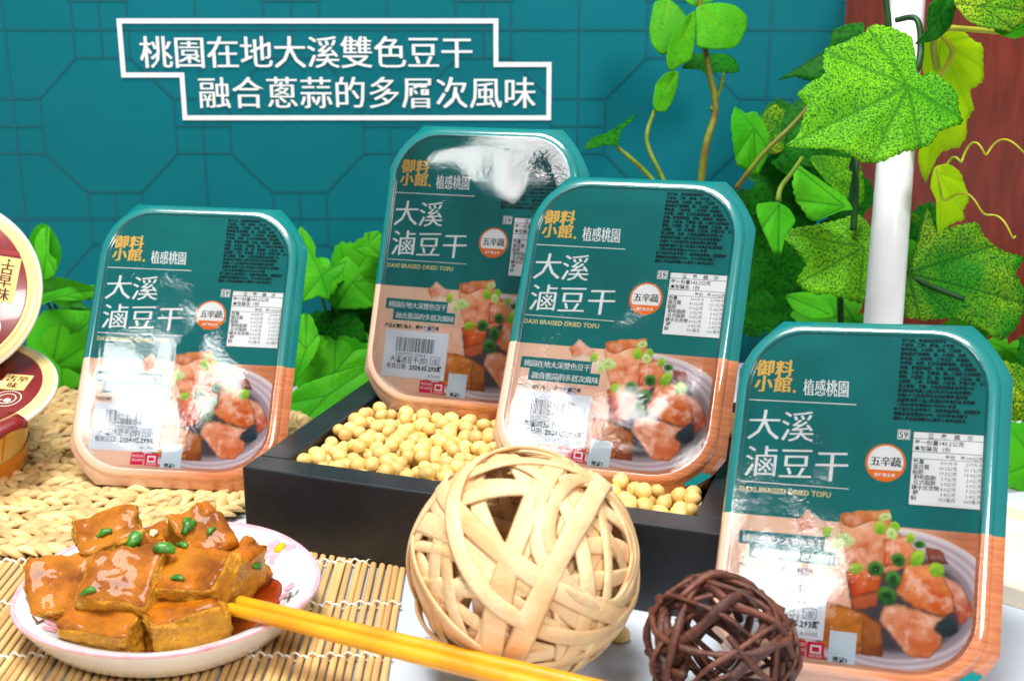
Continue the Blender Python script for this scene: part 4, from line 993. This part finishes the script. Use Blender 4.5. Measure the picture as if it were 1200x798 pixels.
# grape vine round the pole
gb = at(1000, 420, .80); gb.z = .0
gv = thing('grape_vine', 'artificial grape vine with large speckled leaves winding round the white pole', 'vine', Matrix.Translation(gb))
Z1 = (750, 0, 2.004)
cut_leaf(gv, 1064, 101, .70, [(562, 45), (600, 52), (650, 75), (657, 120), (655, 160), (668, 176), (690, 165), (725, 190), (745, 215), (752, 265), (760, 288), (715, 305), (690, 318), (672, 345), (640, 356), (600, 366), (560, 384), (520, 390), (480, 375), (440, 360), (400, 358), (335, 350), (365, 322), (376, 285), (385, 252), (364, 226), (385, 205), (428, 178), (432, 150), (440, 112), (482, 95), (530, 72)], 'leaf_speck', Z1, (.12, .30), .10, .0042, 6, 1)
cut_leaf(gv, 1102, 50, .755, [(690, 75), (740, 60), (800, 90), (820, 95), (835, 150), (830, 180), (800, 200), (818, 240), (800, 270), (805, 300), (785, 330), (740, 345), (725, 380), (715, 410), (690, 380), (680, 350), (690, 300), (695, 250), (675, 200), (662, 150), (660, 110)], 'leaf_yellow', Z1, (.35, -.25), .16, .005, 4, 2)
cut_leaf(gv, 1099, 202, .745, [(690, 395), (720, 385), (745, 390), (770, 410), (790, 460), (780, 490), (785, 510), (750, 520), (730, 535), (718, 550), (708, 520), (700, 470), (682, 440)], 'leaf_yellow', Z1, (.4, -.1), .16, .005, 3, 3)
cut_leaf(gv, 1150, 8, .70, [(740, 0), (800, -40), (905, -30), (925, 20), (902, 50), (865, 75), (800, 68), (765, 52), (745, 20)], 'leaf_speck_dark', Z1, (.1, .3), .16, .005, 4, 4)
cut_leaf(gv, 1095, 25, .715, [(680, 10), (735, -20), (745, 20), (735, 60), (700, 92), (650, 102), (672, 78), (672, 40)], 'leaf_dark', Z1, (.2, -.2), .2, 0, 2, 5)
cut_leaf(gv, 1185, 38, .71, [(830, 72), (880, 55), (925, 50), (925, 75), (880, 92), (850, 85)], 'leaf_green', Z1, (.1, .2), .1, 0, 1, 6)
cut_leaf(gv, 1008, 38, .80, [(528, 55), (490, 55), (455, 70), (450, 100), (430, 120), (390, 145), (335, 178), (372, 174), (400, 190), (432, 185), (460, 150), (515, 105)], 'leaf_dark', Z1, (-.2, .2), .14, .005, 3, 7)
cut_leaf(gv, 1064, 320, .77, [(660, 560), (692, 478), (704, 540), (740, 530), (800, 520), (812, 550), (860, 590), (905, 605), (880, 640), (905, 700), (880, 760), (850, 790), (830, 800), (790, 772), (720, 748), (650, 752), (605, 740), (618, 690)], 'leaf_speck_dark', Z1, (-.12, .25), .14, .005, 6, 8)
cut_leaf(gv, 1012, 290, .80, [(520, 500), (480, 512), (420, 525), (333, 540), (360, 570), (392, 620), (372, 660), (400, 690), (440, 692), (520, 712), (560, 640), (550, 540)], 'leaf_speck', Z1, (-.1, .3), .14, .005, 4, 9)
cut_leaf(gv, 884, 150, .82, [(212, 285), (225, 250), (250, 266), (275, 262), (305, 315), (300, 370), (270, 418), (255, 405), (225, 390), (215, 340)], 'leaf_green', Z1, (.2, .2), .14, .006, 4, 10)
cut_leaf(gv, 910, 145, .86, [(280, 280), (320, 243), (348, 268), (355, 310), (330, 360), (290, 360)], 'leaf_speck_dark', Z1, (.1, .2), .14, .005, 3, 11)
cut_leaf(gv, 990, 242, .785, [(372, 383), (400, 400), (440, 430), (482, 462), (500, 492), (470, 497), (400, 522), (370, 482), (358, 440)], 'leaf_green', Z1, (.2, .3), .14, .006, 3, 12)
cut_leaf(gv, 913, 240, .755, [(275, 480), (320, 475), (350, 490), (365, 520), (340, 560), (330, 597), (310, 592), (290, 550), (274, 510)], 'leaf_green', Z1, (.1, .2), .18, 0, 2, 13)
cut_leaf(gv, 972, 368, .77, [(348, 692), (400, 685), (442, 708), (455, 742), (400, 748), (362, 728)], 'leaf_green', Z1, (.0, .3), .14, 0, 1, 14)
cut_leaf(gv, 1062, 255, .80, [(620, 490), (640, 498), (664, 512), (640, 524), (618, 528)], 'leaf_speck', Z1, (.1, .3), .1, .004, 1, 15)
cut_leaf(gv, 1062, 300, .82, [(620, 560), (660, 570), (680, 600), (670, 640), (620, 640)], 'leaf_green', Z1, (.1, .2), .1, .004, 3, 16)
cut_leaf(gv, 975, 205, .83, [(400, 370), (450, 365), (520, 380), (530, 480), (480, 470), (430, 420)], 'leaf_speck', Z1, (.1, .2), .1, .004, 3, 17)
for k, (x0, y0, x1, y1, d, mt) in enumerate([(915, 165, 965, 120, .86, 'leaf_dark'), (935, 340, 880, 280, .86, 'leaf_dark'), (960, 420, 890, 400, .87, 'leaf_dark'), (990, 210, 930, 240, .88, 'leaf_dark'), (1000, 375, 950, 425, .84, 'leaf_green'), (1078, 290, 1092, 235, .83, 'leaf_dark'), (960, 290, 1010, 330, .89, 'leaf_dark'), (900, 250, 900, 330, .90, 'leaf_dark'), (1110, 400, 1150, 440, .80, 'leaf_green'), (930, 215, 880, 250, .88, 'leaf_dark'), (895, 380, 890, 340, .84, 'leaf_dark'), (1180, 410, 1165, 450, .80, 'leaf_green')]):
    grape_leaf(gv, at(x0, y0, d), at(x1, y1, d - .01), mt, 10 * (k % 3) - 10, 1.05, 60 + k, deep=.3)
stem(gv, [gb + Vector((0, 0, .002)), at(985, 330, .83), at(1003, 200, .81), at(1000, 190, .80), at(1040, 60, .76), at(1034, -20, .75)], .0024, 'stem_dark')
stem(gv, [at(862, 222, .80), at(895, 180, .79), at(935, 140, .79), at(975, 90, .79)], .0017, 'stem_brown')
stem(gv, [at(1000, 270, .80), at(1003, 215, .79), at(1000, 180, .76)], .0022, 'stem_dark')
stem(gv, [at(1062, 104, .71), at(1078, 70, .725), at(1075, 24, .73), at(1050, 24, .74)], .0022, 'stem_dark', 'petiole')
stem(gv, [at(1098, 80, .752), at(1094, 50, .74), at(1105, 34, .735), at(1175, 38, .73)], .0022, 'tendril', 'petiole')
stem(gv, [at(1100, 92, .75), at(1116, 62, .74), at(1102, 40, .735)], .0018, 'tendril', 'petiole')
stem(gv, [at(912, 236, .757), at(915, 220, .76), at(930, 200, .77), at(940, 185, .78)], .0017, 'stem', 'petiole')
stem(gv, [at(1040, 300, .80), at(1072, 326, .77), at(1130, 350, .762)], .0016, 'stem_dark', 'petiole')
tendril(gv, [at(1110, 192, .74), at(1135, 178, .73), at(1170, 172, .725), at(1230, 180, .72)], .0042, 3.2)
tendril(gv, [at(1098, 195, .74), at(1105, 228, .73), at(1140, 235, .72), at(1170, 260, .715), at(1192, 276, .71)], .0028, 3.0)
# round-leaved sprig
sb_ = at(815, 330, .86); sb_.z = 0
sp = thing('round_leaf_sprig', 'artificial sprig with round leaves rising in front of the teal banner', 'plant', Matrix.Translation(sb_))
Z2 = (670, 0, 3.713)
for k, (d, mt, tl, pts) in enumerate([(.82, 'leaf_round', (.2, .2), [(545, 30), (640, 5), (720, 15), (770, 60), (770, 110), (730, 190), (690, 215), (610, 222), (560, 215), (538, 200)]),
        (.84, 'leaf_round', (-.2, .2), [(350, 60), (365, 0), (430, -12), (500, 75), (450, 150), (420, 230), (390, 245), (350, 200), (338, 130)]),
        (.81, 'leaf_round', (.5, .1), [(545, 30), (550, 80), (540, 180), (520, 260), (470, 290), (425, 320), (408, 280), (415, 220), (450, 130), (500, 70)]),
        (.825, 'leaf_round', (.4, .2), [(470, 298), (468, 360), (440, 440), (405, 490), (360, 488), (350, 450), (365, 370), (410, 315)]),
        (.86, 'leaf_dark', (.1, .9), [(530, 225), (610, 222), (690, 222), (725, 260), (730, 310), (690, 325), (630, 320), (580, 340), (555, 310), (480, 300), (500, 270)]),
        (.82, 'leaf_dark', (.3, .9), [(295, 465), (270, 510), (220, 560), (195, 640), (150, 640), (60, 665), (50, 650), (90, 605), (150, 580), (230, 520)]),
        (.83, 'leaf_round', (.1, .2), [(495, 5), (520, -40), (600, -40), (640, -10), (560, 25), (530, 32)])]):
    cut_leaf(sp, None, None, d, pts, mt, Z2, tl, .12, 0, 1, 30 + k)
stem(sp, [sb_ + Vector((0, 0, .002)), at(822, 210, .84), at(838, 130, .835), at(830, 80, .83), at(822, 20, .825), at(818, -30, .82)], .0028, 'stem_brown', taper=.45)
stem(sp, [at(834, 130, .835), at(845, 100, .84), at(848, 86, .85)], .0016, 'stem')
stem(sp, [at(800, 260, .83), at(776, 208, .825), at(758, 165, .825), at(767, 130, .825)], .0018, 'stem')
stem(sp, [at(800, 255, .83), at(760, 206, .825), at(738, 185, .82), at(722, 172, .82)], .0018, 'stem')
# greenery by the banner's foot: behind the straw mat
def sprig(name, label, bx, by, bd, items):
    b = at(bx, by, bd); b.z = 0; o = thing(name, label, 'plant', Matrix.Translation(b), 'leafy sprigs at the foot of the banner')
    for i, (kind, x0, y0, d0, x1, y1, d1, mt, wd, rl) in enumerate(items):
        A, B = at(x0, y0, d0), at(x1, y1, d1)
        if kind == 'g': grape_leaf(o, A, B, mt, rl, wd, 50 + bx + i, deep=.3)
        else: ovate_leaf(o, A, B, mt, wd, rl, 50 + bx + i, kind == 'r', 0 if kind == 'r' else 7)
        stem(o, [b + Vector((.004 * i - .01, 0, .001)), (A + b) / 2 + Vector((0, .01, .01)), A], .0014, 'stem_dark')
    return o
l1 = sprig('leafy_sprig', 'bright green leafy sprig between the cups and the package on the straw mat', 70, 420, .93,
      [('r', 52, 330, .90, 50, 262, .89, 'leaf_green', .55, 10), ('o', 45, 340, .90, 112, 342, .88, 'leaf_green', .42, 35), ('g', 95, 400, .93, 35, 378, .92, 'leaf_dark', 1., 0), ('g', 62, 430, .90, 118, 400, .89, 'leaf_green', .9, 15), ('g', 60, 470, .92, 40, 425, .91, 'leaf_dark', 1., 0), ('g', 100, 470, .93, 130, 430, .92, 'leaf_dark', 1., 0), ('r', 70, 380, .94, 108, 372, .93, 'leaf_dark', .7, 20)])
l2 = sprig('leafy_sprig', 'leafy sprig in the gap between the straw mat package and the bean tray packages', 395, 430, .93,
      [('g', 380, 318, .90, 348, 345, .885, 'leaf_green', .8, 10), ('g', 412, 325, .91, 442, 275, .90, 'leaf_green', .9, -10), ('g', 405, 312, .92, 415, 350, .91, 'leaf_green', .9, 20), ('o', 362, 310, .92, 352, 265, .92, 'leaf_green', .5, 0), ('g', 348, 410, .90, 382, 402, .885, 'leaf_green', .9, 20),
       ('g', 400, 400, .93, 362, 370, .92, 'leaf_dark', 1.1, 0), ('g', 400, 420, .91, 420, 365, .90, 'leaf_dark', 1., 10), ('g', 395, 440, .905, 372, 490, .89, 'leaf_green', 1.2, 5), ('g', 420, 445, .91, 400, 395, .90, 'leaf_green', 1.2, -10), ('g', 430, 390, .93, 460, 350, .92, 'leaf_dark', 1., 0)])
sprig('leafy_sprig', 'bright leafy sprig beside the white carton behind the package with the pole', 1215, 500, .78,
      [('g', 1205, 470, .74, 1180, 425, .73, 'leaf_speck_dark', .9, 0), ('g', 1215, 540, .74, 1178, 500, .73, 'leaf_green', 1., 10), ('g', 1205, 590, .74, 1185, 640, .73, 'leaf_green', .9, -10), ('g', 1225, 600, .76, 1195, 560, .75, 'leaf_green', 1., 0), ('g', 1225, 430, .78, 1200, 400, .77, 'leaf_dark', 1., 0)])
Z3 = (330, 250, 2.957); Z4 = (0, 220, 3.99)
cut_leaf(l2, None, None, .86, [(335, 470), (352, 452), (385, 440), (440, 425), (436, 452), (400, 474), (372, 494), (350, 498)], 'leaf_green', None, (.1, .3), .1, .007, 3, 77)
for k, (d, mt, pts) in enumerate([(.885, 'leaf_green', [(75, 90), (130, 170), (160, 190), (218, 162), (210, 205), (172, 240), (165, 300), (130, 288), (70, 305), (60, 200)]), (.89, 'leaf_green', [(250, 122), (290, 105), (285, 70), (340, 62), (345, 150), (300, 150)]),
        (.905, 'leaf_green', [(160, 250), (215, 150), (340, 150), (330, 320), (180, 328)]), (.88, 'leaf_green', [(40, 600), (60, 355), (100, 358), (132, 440), (112, 500), (62, 575)]), (.90, 'leaf_green', [(50, 640), (120, 430), (300, 418), (310, 560), (130, 700)]), (.92, 'leaf_dark', [(100, 440), (150, 338), (310, 330), (300, 440)])]):
    cut_leaf(l2, None, None, d, pts, mt, Z3, (.1, .2), .12, .007, 4, 70 + k)
for k, (d, mt, pts) in enumerate([(.885, 'leaf_green', [(158, 255), (180, 190), (215, 180), (225, 250), (230, 310), (265, 340), (265, 400), (230, 432), (188, 430)]), (.885, 'leaf_green', [(185, 510), (260, 480), (330, 462), (440, 455), (440, 520), (330, 528), (260, 524), (190, 548)]), (.90, 'leaf_green', [(120, 720), (190, 575), (330, 570), (440, 600), (440, 900), (300, 960), (160, 900)])]):
    cut_leaf(l1, None, None, d, pts, mt, Z4, (.1, .2), .12, 0, 3, 80 + k)
# white carton by the right-hand package
q0 = onz(1168, 700, 0); ct = thing('white_carton', 'low cream white open carton on the table behind the package with the pole', 'carton', Matrix.Translation((.287, .575, 0)) @ Matrix.Rotation(R(-38), 4, 'Z'))
M['card'] = pm('cream_card', '#f4ead6', '#efe2c8', 20, rough=.6)
bev_box('front_wall', -.08, .08, -.05, -.046, 0, .010, M['card'], ct, .0006); bev_box('back_wall', -.08, .08, .046, .05, 0, .010, M['card'], ct, .0006)
bev_box('end_wall', -.08, -.076, -.0458, .0458, 0, .010, M['card'], ct, .0006); bev_box('end_wall', .076, .08, -.0458, .0458, 0, .010, M['card'], ct, .0006); bev_box('floor_panel', -.0758, .0758, -.0458, .0458, 0.0005, .003, M['card'], ct, .0004)

# ================================================================== the two dessert cups at the edge of the straw mat
for k, h in dict(c_cream='#f0d490', c_rim='#f3ecd8', c_red='#7d1414', c_tag='#e8c984', c_brown='#5a2a18', c_bright='#b5121c', c_orange='#e58a1c').items(): M[k] = pm(k, h, rough=.28, coat=.4)
M['c_bright'] = pm('c_bright_film', '#a01018', '#86101a', 60, rough=.5)
M['c_body'] = pm('cup_body', '#efc66c', '#e8b24c', 18, rough=.3, coat=.3)
def cup(label, mw, parts, hs=1.):
    """cup standing along local z, lid at z = 0 looking up"""
    o = thing('dessert_cup', label, 'cup', mw, 'sealed dessert cups')
    mb = MB(); mb.lathe([(.001, -.078 * hs), (.030, -.078 * hs), (.0315, -.076 * hs), (.034, -.05 * hs), (.045, -.003), (.047, -.001)], 64); mb.build('cup_body', M['c_body'], o, True)
    mb = MB(); mb.lathe([(.0335, -.056 * hs), (.0318, -.0752 * hs), (.0306, -.0783 * hs), (.03, -.0784 * hs)], 64); mb.v = [(x * 1.012, y * 1.012, z) for x, y, z in mb.v]; mb.build('base_band', M['c_orange'], o, True)
    mb = MB(); mb.lathe([(.045, -.004), (.0545, -.003), (.0552, -.0012), (.0545, .0002), (.047, .0004), (.0465, -.0002)], 80); mb.build('flange', M['c_rim'], o, True)
    mb = MB(); mb.lathe([(.0005, .0007), (.046, .0007), (.050, .0009), (.0528, .0006), (.0535, .0)], 80); mb.build('lid_film', M['c_cream'], o, True)
    mb = MB(); mb.lathe([(.0005, .0011), (.0462, .0011), (.0466, .0009)], 80); ld = mb.build('lid_print', M['c_red'], o, True)
    mb = MB(); mb.lathe([(.0468, .0010), (.0478, .0020), (.0490, .0010)], 80); mb.build('seal_ring', M['c_cream'], o, True)
    T = Matrix.Rotation(-math.pi / 2, 4, 'X')
    def pr(name, mat, fn):
        m_ = MB(); fn(m_); m_.v = [(x / 1000, z / 1000, -y / 1000) for x, y, z in m_.v]; m_.build(name, M[mat], ld)
    for nm, mt, fn in parts: pr(nm, mt, fn)
    # printed lines round the side
    m_ = MB()
    for a in (-.15, .25, .62, 1.0):
        pts = [((.0455 - .012 * t) * math.cos(a - 1.57) * 1.004, (.0455 - .012 * t) * math.sin(a - 1.57) * 1.004, -.004 - .046 * t * hs) for t in (0, .25, .5, .75, 1)]
        m_.tube(pts, .0004, 5)
    m_.build('side_print', M['c_orange'], o)
    return o
def swirl(mb, cx, cz, r, h):
    for k in range(2): disc(mb, cx, cz, r * (1 - .35 * k), h, 30, 0, 2 * math.pi, r * (1 - .35 * k) - .5)
    disc(mb, cx + r * .1, cz - r * .2, r * .25, h, 14)
lidA = [('tag_print', 'c_tag', lambda mb: (rect(mb, 26.5, 40, -3, 24, 1.35),)), ('tag_lettering', 'c_brown', lambda mb: (text_into(mb, '古', 29.2, 14.0, 8, 1.5, bold=.3), text_into(mb, '早', 29.2, 6.4, 8, 1.5, bold=.3), text_into(mb, '味', 29.2, -1.4, 8, 1.5, bold=.3), disc(mb, 33.3, 22, .8, 1.5, 12))),
        ('ribbon_print', 'c_bright', lambda mb: (rect(mb, 8, 38.0, 25.2, 28.0, 1.3), rect(mb, 8, 27, 31, 35, 1.3))), ('swirl_print', 'c_rim', lambda mb: (swirl(mb, 27, -19, 9, 1.3), swirl(mb, 10, -28, 7, 1.3), rect(mb, 6, 8, -10, 12, 1.3)))]
lidB = [('tag_print', 'c_tag', lambda mb: rect(mb, 22, 38, 2, 18, 1.35)), ('tag_lettering', 'c_brown', lambda mb: (chars_into(mb, '古早', 23.5, 10.8, 6.4, 6.6, 1.5, bold=.3), text_into(mb, '味', 26.5, 4.0, 6.4, 1.5, bold=.3))),
        ('warning_lettering', 'c_rim', lambda mb: (chars_into(mb, '小心燙手', 3, -31, 8, 7.2, 1.5, bold=.5, slope=.2), text_into(mb, '二重', 14, 6, 5, 1.5), rect(mb, 10, 30, -9, -8.4, 1.4), rect(mb, 10, 26, -14, -13.4, 1.4))), ('swirl_print', 'c_rim', lambda mb: swirl(mb, 32, -7, 8, 1.3))]
def cup_matrix(center, normal, spin):
    z = Vector(normal).normalized(); x = Vector((1, 0, 0)); x = (x - z * x.dot(z)).normalized(); y = z.cross(x); m4 = Matrix((x, y, z)).transposed().to_4x4()
    return Matrix.Translation(center) @ m4 @ Matrix.Rotation(R(spin), 4, 'Z')
cup('sealed cup with dark red lid tilted forward on top of the other cup', cup_matrix(at(-68, 338, .74), (.22, -.86, .46), -6), lidA)
cup('sealed cup with dark red torn-edged lid standing on the straw mat', cup_matrix(at(-50, 456, .735), (.05, -.25, .97), -4), lidB, .66)
cb = bpy.data.objects['dessert_cup.001']; mb = MB(); vs = []; fs = []
for i in range(9):
    a = R(-74 + 48 * i / 8)
    for j, (r, z) in enumerate(((.044, .0016), (.050, .0020), (.0545, .0012), (.0566, -.0002), (.0590 - .003 * abs(i - 4) / 4, -.0030 + .002 * math.sin(i * 1.3)))): vs.append((r * math.cos(a), r * math.sin(a), z))
for i in range(8):
    for j in range(4): fs.append((i * 5 + j, i * 5 + j + 1, (i + 1) * 5 + j + 1, (i + 1) * 5 + j))
mb.add(vs, fs); o = mb.build('peel_tab', M['c_red'], cb, True); sd = o.modifiers.new('thickness', 'SOLIDIFY'); sd.thickness = .0003
